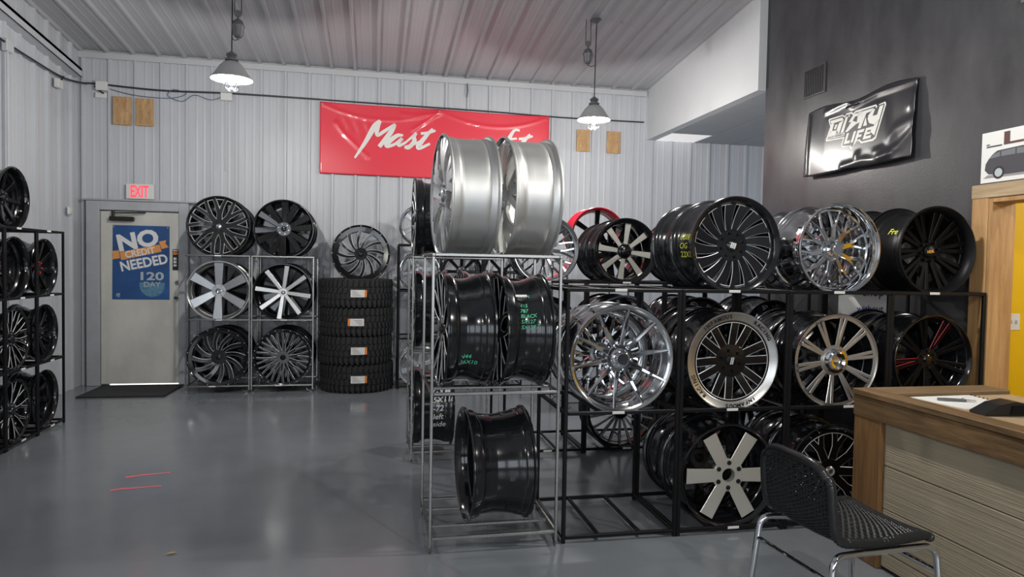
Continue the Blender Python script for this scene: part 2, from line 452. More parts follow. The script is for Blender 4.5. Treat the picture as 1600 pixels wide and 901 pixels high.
for x, y, lb in ((2.15, 3.62, 'above the front row of black racks'), (2.1, .4, 'above the counter behind the camera'), (-1.6, -1.2, 'added for fill behind the camera on the left')):  # the last one is an extra unseen lamp, added for fill
    pendant(x, y, 3.32, .06, .5, 'lit pendant barn lamp ' + lb)
# unseen ceiling lamp, added to light the yellow room
t = thing('added_ceiling_lamp', 'unseen white ceiling lamp added to light the yellow room', 'lamp', (5.3, 2.6, 2.75))
link('globe', MB().lathe([(0, -.16), (.08, -.145), (.12, -.09), (.11, -.03), (.07, -.005), (0, -.005)], 20).mesh('globe', 'troffer'), t)
d = bpy.data.lights.new('bulb_light', 'POINT'); d.energy = 70; d.color = (1, .95, .85); d.shadow_soft_size = .1
o = bpy.data.objects.new('bulb_light', d); col.objects.link(o); o.parent = t; o.location = (0, 0, -.28)

# ---------------------------------------------------------------- racks
def bar_mesh(name, dx, dy, dz, m): return MB().cbox(0, dx, 0, dy, 0, dz, .003).mesh(name, m, 0)
def make_rack_kind(w, d, levels, tk, m, rods, foot):
    """meshes shared by all racks of one kind; x: width, y: depth (front at y=0), z up"""
    H = levels[-1]
    K = dict(w=w, d=d, levels=levels, tk=tk, rods=rods, foot=foot)
    K['post'] = bar_mesh('post', tk, tk, H - (.0 if foot else .0) - .012, m)
    K['rail_x'] = bar_mesh('rail', w - 2 * tk, tk, tk, m)
    K['rail_y'] = bar_mesh('rail', tk, d - 2 * tk, tk, m)
    K['rail_top'] = bar_mesh('rail', w, tk, tk, m)
    K['rod'] = bar_mesh('support_rod', tk * .9, d - 2 * tk, tk * .9, m)
    K['label'] = MB().cbox(0, .075, 0, .003, 0, .016, .001).mesh('price_strip', 'label_white', 0)
    K['foot_m'] = MB().tube([(-.0, 0, .0), (.006, 0, -.025), (.02, 0, -.033), (.035, 0, -.028), (.075, 0, .004)], .006, 8).mesh('foot', m)
    return K
RB = make_rack_kind(.720, .68, (.045, .778, 1.503), .022, 'powder_black', .13, False)      # black, three levels
RC = make_rack_kind(.745, .66, (.095, .908, 1.690), .018, 'rack_steel', .14, True)         # bare steel, three levels
RL = make_rack_kind(.545, .60, (.045, .665, 1.280, 1.877), .020, 'powder_black', .11, False)  # black, four levels
def rack(K, loc, rz, label, cat='rack', strips=(), group=None, z0=0.):
    """loc: front left bottom corner"""
    t = thing('wheel_rack', label, cat, loc, rz, group)
    w, d, tk = K['w'], K['d'], K['tk']
    zb = .034 if K['foot'] else .0
    for x in (0, w - tk):
        for y in (0, d - tk):
            o = link('post', K['post'], t, (x, y, zb))
            o.scale = (1, 1, (K['levels'][-1] - tk - zb - .0005) / (K['levels'][-1] - .012))
            if K['foot']: link('foot', K['foot_m'], t, (x + (.009 if x == 0 else .009), y + .009, zb + .002), (0, 0, 0 if x == 0 else PI))
    for li, z in enumerate(K['levels']):
        top = li == len(K['levels']) - 1
        for y in (0, d - tk):
            link('rail', K['rail_top'] if top else K['rail_x'], t, (0 if top else tk, y, z - tk))
        for x in (0, w - tk): link('rail', K['rail_y'], t, (x, tk, z - tk))
        for s in (-1, 1):
            link('support_rod', K['rod'], t, (w / 2 + s * K['rods'] - tk * .45, tk, z - tk))
    for (li, fx) in strips:
        link('price_strip', K['label'], t, (w * fx - .0375, -.0035, K['levels'][li] - .018))
    return t

# ---------------------------------------------------------------- wheels
WC = {}
def strip(mb, path, t, b, closed_ends=True):
    """path: (r, theta, y, halfwidth); material slots 0 top, 1 bevel, 2 side"""
    P = []
    for r, th, y, w in path: P.append((r * math.sin(th), r * math.cos(th), y, w))
    n = len(P); o = len(mb.v)
    for i in range(n):
        ax, az = P[min(i + 1, n - 1)][0] - P[max(i - 1, 0)][0], P[min(i + 1, n - 1)][1] - P[max(i - 1, 0)][1]
        L = math.hypot(ax, az) or 1; nx, nz = az / L, -ax / L
        x, z, y, w = P[i]; bb = min(b, w * .6)
        for u, yy in ((-w, y + t), (-w, y + bb * .8), (-w + bb, y), (w - bb, y), (w, y + bb * .8), (w, y + t)):
            mb.v.append((x + nx * u, yy, z + nz * u))
    for i in range(n - 1):
        for k in range(6):
            k2 = (k + 1) % 6
            mb.f.append((o + i * 6 + k, o + i * 6 + k2, o + (i + 1) * 6 + k2, o + (i + 1) * 6 + k))
            mb.m.append((2, 1, 0, 1, 2, 2)[k])
    mb.f.append(tuple(o + k for k in range(6))); mb.m.append(2)
    mb.f.append(tuple(o + (n - 1) * 6 + k for k in reversed(range(6)))); mb.m.append(2)

def barrel_profile(R, W, drop):
    d = drop
    return [(R, W), (R, W - .010), (R - .004, W - .014), (R - .017, W - .018), (R - .019, W - .050), (R - .024, W - .056), (R - .022, W - .064), (R - .019 - d * .4, W - .085),
            (R - .019 - d * .85, W * .58), (R - .019 - d, W * .42), (R - .019 - d * .9, .085), (R - .026, .068), (R - .022, .060), (R - .019, .050), (R - .017, .020), (R - .004, .015), (R, .011), (R, .004), (R - .004, 0)]
def barrel_r(R, W, drop, y):
    p = barrel_profile(R, W, drop)
    for (r1, y1), (r0, y0) in zip(p, p[1:]):
        if y0 <= y <= y1 and y1 > y0: return r0 + (r1 - r0) * (y - y0) / (y1 - y0)
    return R
def rim_mesh(R, W, lip, rf, lipm, barm, flat=0.0, drop=.031):
    key = ('rim', R, W, lip, rf, lipm, barm, flat, drop)
    if key in WC: return WC[key]
    prof = barrel_profile(R, W, drop)
    nb = len(prof) - 1
    if flat: prof += [(R - .008, 0), (R - .012, .004), (R - flat, .010), (rf, max(lip, .014))]
    else: prof += [(R - .010, 0), (R - .016, .006), (R - .024, .016), (rf + .004, max(lip * .6, .022)), (rf, max(lip, .03))]
    nl = len(prof) - 1
    prof += [(rf - .003, max(lip, .03) + .02), (min(rf, R - .058), W * .55), (R - .056, W * .62), (R - .040, W - .08), (R - .030, W - .03), (R - .012, W - .004), (R - .006, W)]
    mi = [0] * nb + [1] * (nl - nb) + [0] * (len(prof) - nl)
    WC[key] = MB().lathe(prof, 72, 'y', mi, closed=True).mesh('rim', [barm, lipm], 40)
    return WC[key]

def spoke_mesh(key, strips, t, b, mats):
    key = ('spoke',) + key
    if key in WC: return WC[key]
    mb = MB()
    for s in strips: strip(mb, s, t, b)
    WC[key] = mb.mesh('spoke', mats, 25)
    return WC[key]

def hub_mesh(key, rh, y0, t, m, bore=0.02, dome=0.):
    key = ('hub', rh, y0, t, m, bore, dome)
    if key in WC: return WC[key]
    WC[key] = MB().lathe([(bore, y0 + t), (bore, y0 - dome), (rh * .6, y0 - dome), (rh - .006, y0), (rh, y0 + .006), (rh * .95, y0 + t)], 36, 'y', closed=True).mesh('hub', m, 40)
    return WC[key]
def cap_mesh(r, y0, h, m, kind='dome'):
    key = ('cap', r, y0, h, m, kind)
    if key in WC: return WC[key]
    if kind == 'tall': p = [(0, y0 - h), (r * .55, y0 - h), (r * .62, y0 - h * .9), (r * .66, y0 - h * .3), (r * .9, y0 - h * .2), (r, y0), (r, y0 + .004), (0, y0 + .004)]
    elif kind == 'ring': p = [(0, y0 - h * .3), (r * .35, y0 - h * .35), (r * .4, y0 - h * .8), (r * .62, y0 - h), (r * .72, y0 - h * .8), (r * .75, y0 - h * .5), (r * .95, y0 - h * .4), (r, y0), (r, y0 + .004), (0, y0 + .004)]
    else: p = [(0, y0 - h), (r * .5, y0 - h * .95), (r * .85, y0 - h * .7), (r, y0 - h * .25), (r, y0 + .004), (0, y0 + .004)]
    WC[key] = MB().lathe(p, 28, 'y').mesh('center_cap', m, 40)
    return WC[key]
def nut_mesh(m, hole=False):
    key = ('nut', m, hole)
    if key in WC: return WC[key]
    if hole: WC[key] = MB().lathe([(0, -.0012), (.0145, -.0012), (.0145, .01), (0, .01)], 14, 'y').mesh('lug_hole_shade', m)  # black disc stands in for the shade inside an open lug hole
    else: WC[key] = MB().lathe([(0, -.016), (.006, -.016), (.009, -.012), (.010, .004), (0, .004)], 6, 'y').mesh('lug_nut', m, 20)
    return WC[key]

def paths(style, D, R, rf):
    """strips (polar paths) of ONE spoke; angles are relative to the spoke's own axis"""
    rh, yh, yr, w0, w1 = D['rh'], D['yh'], D['yr'], D['w0'], D['w1']
    tw = D.get('twist', 0.); sp = D.get('split', .4); da = D.get('da', .12); bow = D.get('bow', 0.)
    end = rf + .004
    def pt(f, th0=0., th1=0., wa=w0, wb=w1, r0=rh * .85, r1=end):
        r = r0 + (r1 - r0) * f
        y = yh + (yr - yh) * (f ** D.get('curve', 1.0)) - bow * math.sin(PI * f)
        return (r, th0 + (th1 - th0) * f, y, wa + (wb - wa) * f)
    fs = [i / 6 for i in range(7)]
    if style == 'straight': return [[pt(f, 0, 0) for f in fs]]
    if style == 'twist': return [[pt(f, 0, tw) for f in fs]]
    if style == 'double': return [[pt(f, -da * D.get('conv', 1.), -da) for f in fs], [pt(f, da * D.get('conv', 1.), da) for f in fs]]
    if style == 'Y':
        rs = rh + (end - rh) * sp; out = [[pt(f, 0, 0, w0, w0 * .95, rh * .85, rs + .01) for f in (0, .5, 1)]]
        ys = yh + (yr - yh) * sp ** D.get('curve', 1.)
        out[0] = [(p[0], p[1], yh + (ys - yh) * (k / 2.), p[3]) for k, p in enumerate(out[0])]
        for s in (-1, 1):
            q = []
            for f in fs:
                r = rs + (end - rs) * f
                q.append((r, s * (w0 * .35 / max(rs, .01) * (1 - f) + da * f), ys + (yr - ys) * f, w1 * (1.15 - .15 * f)))
            out.append(q)
        return out
    if style == 'petal':                                   # closed drop-shaped window beside each spoke
        out = [[pt(f, 0, 0) for f in fs]]
        for s in (-1, 1):
            q = []
            for f in fs[2:]:
                q.append(pt(f, s * .02, s * da, w1 * .8, w1 * .8))
            out.append(q)
        return out

def wheel(D, loc, rz, label, phase=0., tilt=0., group=None, cat='wheel', simple=False):
    """root Empty at the bottom of the wheel; local -y is the wheel's face"""
    R, W = D['R'], D['W']; lip = D.get('lip', .03); rf = D.get('rf', R - .032)
    t = thing('alloy_wheel', label, cat, loc, rz, group)
    if tilt: t.rotation_euler = (tilt, 0, rz)
    c = (0, 0, R)
    link('rim', rim_mesh(R, W, lip, rf, D.get('lipm', 'gloss_black'), D.get('barm', 'barrel_black'), D.get('flat', 0.), D.get('drop', .031)), t, c)
    mats = D['mats']; n = D['n']
    key = (D['style'], R, rf, n, D['rh'], D['yh'], D['yr'], D['w0'], D['w1'], D.get('twist', 0), D.get('split', 0), D.get('da', 0), D.get('bow', 0), D.get('conv', 0), D.get('t', .03), D.get('b', .004), D.get('rend', 0), tuple(mats))
    sm = spoke_mesh(key, paths(D['style'], D, R, D.get('rend', rf)), D.get('t', .03), D.get('b', .004), mats)
    sm2 = sm
    if 'mats2' in D: sm2 = spoke_mesh(key + ('alt',) + tuple(D['mats2']), paths(D['style'], D, R, D.get('rend', rf)), D.get('t', .03), D.get('b', .004), D['mats2'])
    for k in range(n):
        link('spoke', sm2 if k in D.get('alt', ()) else sm, t, c, (0, phase + 2 * PI * k / n, 0))
    hm = D.get('hubm', mats[0])
    h = link('hub', hub_mesh(0, D['rh'], D['yh'] - .002 + D.get('huby', 0.), D.get('t', .03) + .012, hm, D.get('bore', .018), D.get('dome', 0.)), t, c)
    cp = D.get('cap')
    if cp: link('center_cap', cap_mesh(cp[0], D['yh'] - .002 - D.get('dome', 0.), cp[1], cp[2], cp[3] if len(cp) > 3 else 'dome'), t, c)
    ln = D.get('lugs', 0)
    if ln and not simple:
        rl = D.get('rl', D['rh'] * .7)
        nm = nut_mesh(D.get('lugm', 'chrome_soft'), D.get('holes', False))
        for k in range(ln):
            a = phase + 2 * PI * (k + .5) / ln
            link('lug_hole_shade' if D.get('holes') else 'lug_nut', nm, t, (rl * math.sin(a), D['yh'] - .003 - D.get('dome', 0), R + rl * math.cos(a)))
    if D.get('ring') and not simple:
        rr, ry, rm = D['ring']
        k_ = ('ring', R, rf, rr, ry, tuple(rm))
        if k_ not in WC: WC[k_] = MB().lathe([(rf - rr - .004, ry), (rf - rr, ry), (rf + .003, ry - .002), (rf + .003, ry + .02), (rf - rr - .004, ry + .02)], 64, 'y', mi=[1, 0, 0, 0, 0], closed=True).mesh('outer_ring', rm, 30)
        link('outer_ring', WC[k_], t, c)
    rv = D.get('rivets', 0)
    if rv and not simple:
        k_ = ('rivet', D.get('rivm', 'milled'))
        if k_ not in WC: WC[k_] = MB().lathe([(0, -.004), (.005, -.003), (.006, .004), (0, .004)], 8, 'y').mesh('rivet', D.get('rivm', 'milled'))
        for k in range(rv):
            a = 2 * PI * k / rv; q = R - .014
            link('rivet', WC[k_], t, (q * math.sin(a), .004, R + q * math.cos(a)))
    return t
def var(D, **k): d = dict(D); d.update(k); return d

BK = ['gloss_black'] * 3
ML = ['gloss_black', 'milled', 'gloss_black']
MC = ['machined', 'gloss_black', 'gloss_black']
CH = ['chrome'] * 3
D_plain = dict(R=.305, W=.30, n=8, style='straight', rh=.075, yh=.07, yr=.035, w0=.022, w1=.03, mats=BK, cap=(.03, .01, 'satin_black'))
D_y9 = dict(R=.370, W=.26, lip=.012, n=9, style='Y', rh=.085, yh=.030, yr=.010, w0=.034, w1=.021, split=.34, da=.21, mats=ML, b=.0030, cap=(.032, .012, 'chrome_soft'), lugs=6, rl=.06, lugm='gloss_black', ring=(.008, .012, ['gloss_black', 'milled']), t=.03)
D_six_black = dict(R=.362, W=.26, lip=.012, n=6, style='double', rh=.09, yh=.045, yr=.010, w0=.030, w1=.042, da=.20, conv=.9, mats=BK, cap=(.034, .012, 'gloss_black'), lugs=6, rl=.062, b=.008)
D_six_silver = dict(R=.368, W=.28, lip=.012, n=6, style='straight', rh=.085, yh=.030, yr=.008, w0=.040, w1=.058, mats=['brushed', 'chrome_soft', 'brushed'], hubm='brushed', lipm='brushed', barm='barrel_silver', cap=(.036, .02, 'chrome_soft', 'ring'), lugs=6, rl=.062, b=.006)
D_star8 = dict(R=.358, W=.26, lip=.010, n=8, style='straight', rh=.055, yh=.026, yr=.006, w0=.022, w1=.029, mats=['machined', 'machined', 'gloss_black'], hubm='machined', cap=(.026, .016, 'chrome'), b=.004, lugs=0)
D_dir = dict(R=.366, W=.30, lip=.02, rf=.300, n=12, style='twist', rh=.095, yh=.05, yr=.018, w0=.018, w1=.026, twist=.42, mats=ML, b=.0030, cap=(.036, .016, 'gloss_black'), lugs=6, rl=.062, lugm='gloss_black', rivets=18)
D_fan14 = dict(R=.358, W=.27, lip=.014, rf=.312, n=14, style='Y', rh=.085, yh=.034, yr=.014, w0=.020, w1=.010, split=.30, da=.12, mats=ML, b=.0030, cap=(.034, .014, 'satin_black'), rivets=24, t=.024)
D_tiretop = var(D_dir, R=.370, W=.25, rf=.285, rh=.085, b=.0045, w0=.015, w1=.024, rivets=16, rl=.058, lip=.03)
# black racks, front row
D_T2 = dict(R=.300, W=.33, lip=.035, rf=.262, n=16, style='twist', rh=.105, yh=.060, yr=.045, w0=.018, w1=.037, twist=.20, mats=ML, b=.0019, cap=(.04, .014, 'gloss_black'), lugs=8, rl=.075, lugm='gloss_black', ring=(.006, .046, ['gloss_black', 'milled']), t=.03)
D_T3 = dict(R=.292, W=.33, lip=.10, rf=.252, n=10, style='Y', rh=.080, yh=.085, yr=.105, w0=.018, w1=.0095, split=.34, da=.19, mats=['chrome_soft', 'chrome', 'chrome'], hubm='chrome_soft', lipm='chrome', barm='chrome_soft', cap=(.052, .05, 'chrome', 'tall'), lugs=8, rl=.068, lugm='chrome', b=.005)
D_T4 = dict(R=.295, W=.33, lip=.05, rf=.258, n=10, style='double', rh=.080, yh=.085, yr=.055, w0=.010, w1=.016, da=.10, conv=1.0, mats=['matte_black', 'satin_black', 'matte_black'], lipm='satin_black', barm='satin_black', cap=(.045, .02, 'satin_black'), lugs=8, rl=.066, lugm='satin_black', b=.004)
D_M1 = dict(R=.327, W=.30, lip=.012, n=10, style='straight', rh=.085, yh=.045, yr=.004, w0=.017, w1=.0085, mats=CH, hubm='chrome', lipm='chrome_soft', barm='chrome_soft', cap=(.062, .05, 'chrome', 'tall'), lugs=6, rl=.078, lugm='chrome', b=.006, flat=.022, bow=-.012)
D_M2 = dict(R=.308, W=.30, lip=.014, flat=.05, rf=.252, n=6, style='double', rh=.108, yh=.034, yr=.016, w0=.026, w1=.0265, da=.20, conv=1.15, mats=ML, b=.0034, lipm='machined', cap=(.034, .01, 'satin_black'), lugs=6, rl=.064, lugm='gloss_black', ring=(.010, .016, ['gloss_black', 'milled']))
D_M3 = dict(R=.303, W=.28, lip=.006, n=10, style='double', rh=.100, yh=.024, yr=.002, w0=.0100, w1=.0115, da=.058, conv=1.0, mats=['machined', 'machined', 'gloss_black'], hubm='machined', lipm='machined', flat=.010, cap=(.082, .034, 'chrome', 'ring'), b=.003)
D_M4 = dict(R=.300, W=.28, lip=.03, n=9, style='double', rh=.075, yh=.060, yr=.02, w0=.010, w1=.013, da=.085, b=.0025, mats=['matte_black', 'satin_black', 'matte_black'], hubm='satin_black', mats2=['matte_black', 'red_accent', 'matte_black'], alt=(0, 6), cap=(.034, .012, 'gloss_black'), lugs=6, rl=.055, lugm='gloss_black')
D_B2 = dict(R=.325, W=.33, lip=.03, n=6, style='straight', rh=.104, yh=.020, yr=.014, w0=.041, w1=.048, rend=.280, mats=['cream_machined', 'cream_machined', 'gloss_black'], hubm='cream_machined', bore=.043, lugs=6, rl=.078, holes=True, huby=.0025, lugm='plastic_black', b=.003, t=.026)
D_B3 = dict(R=.315, W=.30, lip=.02, rf=.270, n=9, style='Y', rh=.085, yh=.040, yr=.018, w0=.030, w1=.019, split=.46, da=.185, mats=ML, b=.0030, cap=(.034, .014, 'brushed'), ring=(.014, .018, ['gloss_black', 'milled']))
# black racks, second row
D_8cream = dict(R=.292, W=.31, lip=.045, rf=.245, n=8, style='straight', rh=.070, yh=.050, yr=.050, w0=.017, w1=.028, mats=['cream_machined', 'cream_machined', 'gloss_black'], hubm='gloss_black', cap=(.062, .035, 'gloss_black', 'tall'), lugs=8, rl=.072, lugm='chrome_soft', b=.003)
D_chmesh = dict(R=.292, W=.30, lip=.04, rf=.255, n=12, style='Y', rh=.075, yh=.075, yr=.04, w0=.016, w1=.009, split=.36, da=.16, mats=CH, hubm='chrome_soft', lipm='chrome_soft', barm='chrome_soft', cap=(.045, .03, 'chrome', 'tall'), lugs=6, rl=.06, lugm='chrome')
D_red = var(D_plain, R=.320, W=.31, lipm='red_gloss', barm='red_gloss', n=6)
D_thin18 = dict(R=.325, W=.28, lip=.02, n=18, style='straight', rh=.07, yh=.045, yr=.012, w0=.0075, w1=.0105, mats=MC, hubm='gloss_black', cap=(.034, .012, 'gloss_black'), b=.0015)
D_chrome20 = dict(R=.265, W=.24, lip=.05, rf=.225, n=6, style='straight', rh=.065, yh=.055, yr=.05, w0=.020, w1=.034, mats=['chrome_soft', 'chrome', 'chrome'], hubm='chrome_soft', lipm='chrome', barm='chrome_soft', cap=(.035, .02, 'chrome', 'tall'), lugs=6, rl=.05)
D_left = dict(R=.270, W=.26, lip=.06, rf=.238, n=8, style='straight', rh=.07, yh=.095, yr=.065, w0=.018, w1=.024, mats=BK, cap=(.035, .018, 'gloss_black'), lugs=6, rl=.05, lugm='chrome_soft', b=.006)
# steel rack in the middle
D_silver26 = dict(R=.366, W=.285, drop=.006, lip=.006, n=6, style='petal', rh=.090, yh=.022, yr=.010, w0=.030, w1=.036, da=.30, mats=['brushed', 'chrome', 'barrel_silver'], hubm='brushed', lipm='chrome_soft', barm='barrel_silver', flat=.02, cap=(.04, .014, 'brushed'), b=.006, bow=.012, lugs=6, rl=.065, t=.02)
D_black26 = dict(R=.350, W=.285, lip=.010, n=9, style='Y', rh=.085, yh=.020, yr=.004, w0=.022, w1=.013, split=.35, da=.2, mats=ML, b=.004, flat=.016, cap=(.034, .012, 'gloss_black'), bow=.006)

def rack_point(K, loc, rz, lx, ly):
    c, s = math.cos(rz), math.sin(rz)
    return loc[0] + lx * c - ly * s, loc[1] + lx * s + ly * c
def on_rack(K, loc, rz, level, D, label, slot=0, phase=0., simple=False, dx=0., dy=0., front_w=.33, group=None, yaw=0.):
    tk = K['tk']; R = D['R']
    if slot == 0: ly = tk + .006 + dy
    else:
        ly = tk + .006 + front_w + .012
        D = var(D, W=min(D['W'], K['d'] - tk - .006 - ly))
    a = K['rods'] - tk * .45
    z = K['levels'][level] - tk * .1 + math.sqrt(R * R - a * a) - R + .001
    if yaw: dx += D['W'] / 2 * math.sin(yaw); z += .075 * abs(yaw)
    x, y = rack_point(K, loc, rz, K['w'] / 2 + dx, ly)
    return wheel(D, (x, y, z), rz + yaw, label, phase, group=group, simple=simple)

# --- black rack units, front row, facing the camera
FR = [(1.095 + .722 * k, 3.815, 0) for k in range(4)]
rack(RB, FR[0], 0, 'black steel wheel rack with empty top and bottom, beside the steel rack', strips=((2, .46), (1, .46)))
rack(RB, FR[1], 0, 'black steel wheel rack holding the six-spoke wheel at the bottom', strips=((2, .47), (1, .48), (0, .52)))
rack(RB, FR[2], 0, 'black steel wheel rack with the deep chrome wheel on top', strips=((2, .47), (1, .60)))
rack(RB, FR[3], 0, 'black steel wheel rack against the dark wall by the wooden frame', strips=((2, .44),))
w_T2 = on_rack(RB, FR[1], 0, 2, D_T2, 'black directional wheel with thin milled window outlines and square silver emblem', phase=.12)
w_T3 = on_rack(RB, FR[2], 0, 2, D_T3, 'deep-lipped mesh chrome wheel on the rack top under the dark banner', phase=.1)
w_T4 = on_rack(RB, FR[3], 0, 2, D_T4, 'satin black multi-spoke wheel with gold cap mark beside the wooden frame', phase=.2)
w_M1 = on_rack(RB, FR[0], 0, 1, D_M1, 'large all-chrome ten-spoke wheel on the middle shelf', phase=.14)
w_M2 = on_rack(RB, FR[1], 0, 1, D_M2, 'black wheel with polished flat lip lettered INFAMOUS RACING', phase=.28)
w_M3 = on_rack(RB, FR[2], 0, 1, D_M3, 'machined split-spoke wheel with a large chrome centre, above the chair', phase=.16)
w_M4 = on_rack(RB, FR[3], 0, 1, D_M4, 'black wheel with a few red-edged spokes, behind the counter', phase=.42)
w_B2 = on_rack(RB, FR[1], 0, 0, D_B2, 'black wheel with six bare machined spokes on the bottom shelf left of the chair', phase=-PI / 6 + .02)
w_B3 = on_rack(RB, FR[2], 0, 0, D_B3, 'black wheel with milled petal windows behind the chair back', phase=.22)
PB = var(D_plain, R=.300, W=.29)
on_rack(RB, FR[1], 0, 2, PB, 'plain black barrel right behind the directional wheel on the rack top', 1, simple=True, phase=.2)
on_rack(RB, FR[2], 0, 2, var(D_chmesh, R=.285), 'chrome barrel right behind the deep chrome wheel', 1, simple=True)
on_rack(RB, FR[3], 0, 2, var(PB, barm='satin_black', lipm='satin_black'), 'satin black barrel right behind the gold-capped black wheel', 1, simple=True)
on_rack(RB, FR[0], 0, 1, var(D_chmesh, R=.31), 'chrome barrel right behind the large ten-spoke chrome wheel', 1, simple=True)
on_rack(RB, FR[1], 0, 1, var(PB, R=.31), 'black barrel right behind the lettered polished-lip wheel', 1, simple=True)
on_rack(RB, FR[2], 0, 1, PB, 'black barrel right behind the split-spoke machined wheel', 1, simple=True)
on_rack(RB, FR[3], 0, 1, PB, 'black barrel right behind the red-edged black wheel', 1, simple=True)
on_rack(RB, FR[1], 0, 0, var(PB, R=.325), 'black barrel right behind the six-spoke machined wheel', 1, simple=True)
on_rack(RB, FR[2], 0, 0, var(PB, R=.31), 'black barrel right behind the petal-window wheel', 1, simple=True)

# --- black rack units, second row
SR = [(1.085 + .722 * k, 5.66, 0) for k in range(4)]
for k, lb in enumerate(('second-row black rack under the chrome mesh wheel', 'second-row black rack holding the cream eight-spoke wheel',
                        'second-row black rack third from the left', 'second-row black rack nearest the dark wall')):
    rack(RB, SR[k], 0, lb, strips=((2, .5), (0, .55)) if k < 2 else ())
on_rack(RB, SR[0], 0, 2, D_chmesh, 'chrome mesh wheel half hidden behind the silver wheels on the steel rack', phase=.1)
on_rack(RB, SR[1], 0, 2, D_8cream, 'black wheel with eight cream machined spokes in the second row', phase=.13)
on_rack(RB, SR[1], 0, 2, var(D_plain, R=.286, W=.31, n=10, w0=.024, w1=.040), 'black barrel right behind the cream eight-spoke wheel', 1, simple=True)
RR = (2.11, 7.38, 0)
rack(RC, RR, 0, 'bare steel rack under the red wheel, deep behind the black racks')
on_rack(RC, RR, 0, 2, D_red, 'glossy red wheel peeking over the cream eight-spoke wheel', simple=True)
on_rack(RB, SR[2], 0, 2, var(PB, R=.295), 'black wheel in the second row behind the directional wheel', phase=.1, simple=True)
on_rack(RB, SR[0], 0, 1, var(D_plain, R=.31), 'black wheel on the second-row middle shelf behind the chrome ten-spoke', simple=True)
on_rack(RB, SR[1], 0, 1, var(D_plain, R=.315, W=.32, barm='chrome_soft', lipm='chrome_soft'), 'wheel with polished barrel on the second-row middle shelf', simple=True)
on_rack(RB, SR[2], 0, 1, var(D_plain, R=.31, W=.32), 'black wheel on the second-row middle shelf behind the lettered wheel', simple=True, phase=.2)
on_rack(RB, SR[3], 0, 1, var(D_plain, R=.30, W=.32), 'black wheel on the second-row middle shelf behind the white shop sign', simple=True, phase=.3)
for (k, lv, lb) in ((0, 1, 'middle shelf, first column from the left'), (1, 1, 'middle shelf, second column'), (2, 1, 'middle shelf, third column'), (3, 1, 'middle shelf by the dark wall'),
                    (2, 0, 'bottom shelf, third column'), (3, 0, 'bottom shelf by the dark wall'), (2, 2, 'top, third column')):
    on_rack(RB, SR[k], 0, lv, var(D_plain, R=.310, W=.30, n=10, w0=.024, w1=.040), 'black wheel in the rear slot of the second-row ' + lb, 1, simple=True, phase=.1 * k)
on_rack(RB, SR[3], 0, 0, var(D_plain, R=.31, W=.32), 'black wheel on the second-row bottom shelf behind the petal-window wheel', simple=True)
on_rack(RB, SR[1], 0, 0, D_thin18, 'black wheel with many thin machined spokes on the second-row bottom shelf', phase=.05)
on_rack(RB, SR[2], 0, 0, var(D_plain, R=.315), 'black wheel on the second-row bottom shelf behind the six-spoke wheel', simple=True)

# --- bare steel racks against the back wall
BR = [(-2.235, 8.84, 0), (-1.480, 8.84, 0)]
rack(RC, BR[0], 0, 'bare steel rack beside the exit door', strips=((2, .50), (1, .52), (0, .42)))
rack(RC, BR[1], 0, 'bare steel rack beside the tire stack', strips=((1, .52), (0, .44)))
on_rack(RC, BR[0], 0, 2, D_y9, 'black wheel with milled branching spokes on top of the rack by the door', phase=.05, front_w=.26)
on_rack(RC, BR[1], 0, 2, D_six_black, 'all gloss black wheel with wide paired spokes on the back rack top', phase=.25)
on_rack(RC, BR[0], 0, 1, D_six_silver, 'brushed silver six-spoke wheel on the back rack', phase=.02)
on_rack(RC, BR[1], 0, 1, D_star8, 'black wheel with eight long machined star spokes on the back rack', phase=.14)
on_rack(RC, BR[0], 0, 0, D_dir, 'black directional wheel with swept milled spokes on the bottom shelf by the door', phase=.1)
on_rack(RC, BR[1], 0, 0, D_fan14, 'black wheel with a fine fan of milled spokes on the bottom shelf by the tires', phase=.1)

D_wide = var(D_plain, R=.360, W=.28, n=10, w0=.024, w1=.045, yh=.03, yr=.02)
for (k, lv, lb) in ((0, 2, 'branching-spoke wheel on the back rack top'), (1, 2, 'paired-spoke black wheel on the back rack top'), (0, 1, 'brushed silver six-spoke wheel'),
                    (1, 1, 'machined star-spoke wheel'), (0, 0, 'swept-spoke wheel by the door'), (1, 0, 'fan-spoke wheel by the tires')):
    on_rack(RC, BR[k], 0, lv, D_wide, 'black wheel hidden right behind the ' + lb, 1, simple=True, front_w=.30)

# --- bare steel racks standing in the middle of the floor, facing left
RM = make_rack_kind(.675, .748, (.095, .912, 1.690), .018, 'rack_steel', .14, True)
C1 = (.312, 4.462, 0); C2 = (.300, 6.250, 0); RZ = -PI / 2
rack(RM, C1, RZ, 'bare steel rack in the foreground carrying two silver wheels on top')
rack(RM, C2, RZ, 'bare steel rack behind the foreground steel rack')
w_c = []
w_c.append(on_rack(RM, C1, RZ, 2, D_silver26, 'big silver wheel on the foreground rack top, left of the pair', phase=.2, dy=.045, yaw=.085))
w_c.append(on_rack(RM, C1, RZ, 2, D_silver26, 'big silver wheel on the foreground rack top, right of the pair', phase=.45, dy=.405, yaw=.085))
w_c.append(on_rack(RM, C1, RZ, 1, D_black26, 'big black wheel on the foreground middle shelf, left of the pair', phase=.1, dy=.045, yaw=.06))
w_c.append(on_rack(RM, C1, RZ, 1, var(D_black26, R=.345), 'big black wheel with green writing list on its barrel, foreground middle shelf', phase=.3, dy=.388, yaw=.06))
w_c.append(on_rack(RM, C1, RZ, 0, dict(R=.342, W=.375, lip=.10, rf=.300, n=8, style='straight', rh=.08, yh=.24, yr=.22, w0=.022, w1=.03, mats=BK, cap=(.03, .01, 'gloss_black')), 'deep black wheel alone on the foreground bottom shelf', dy=.21, yaw=.05))
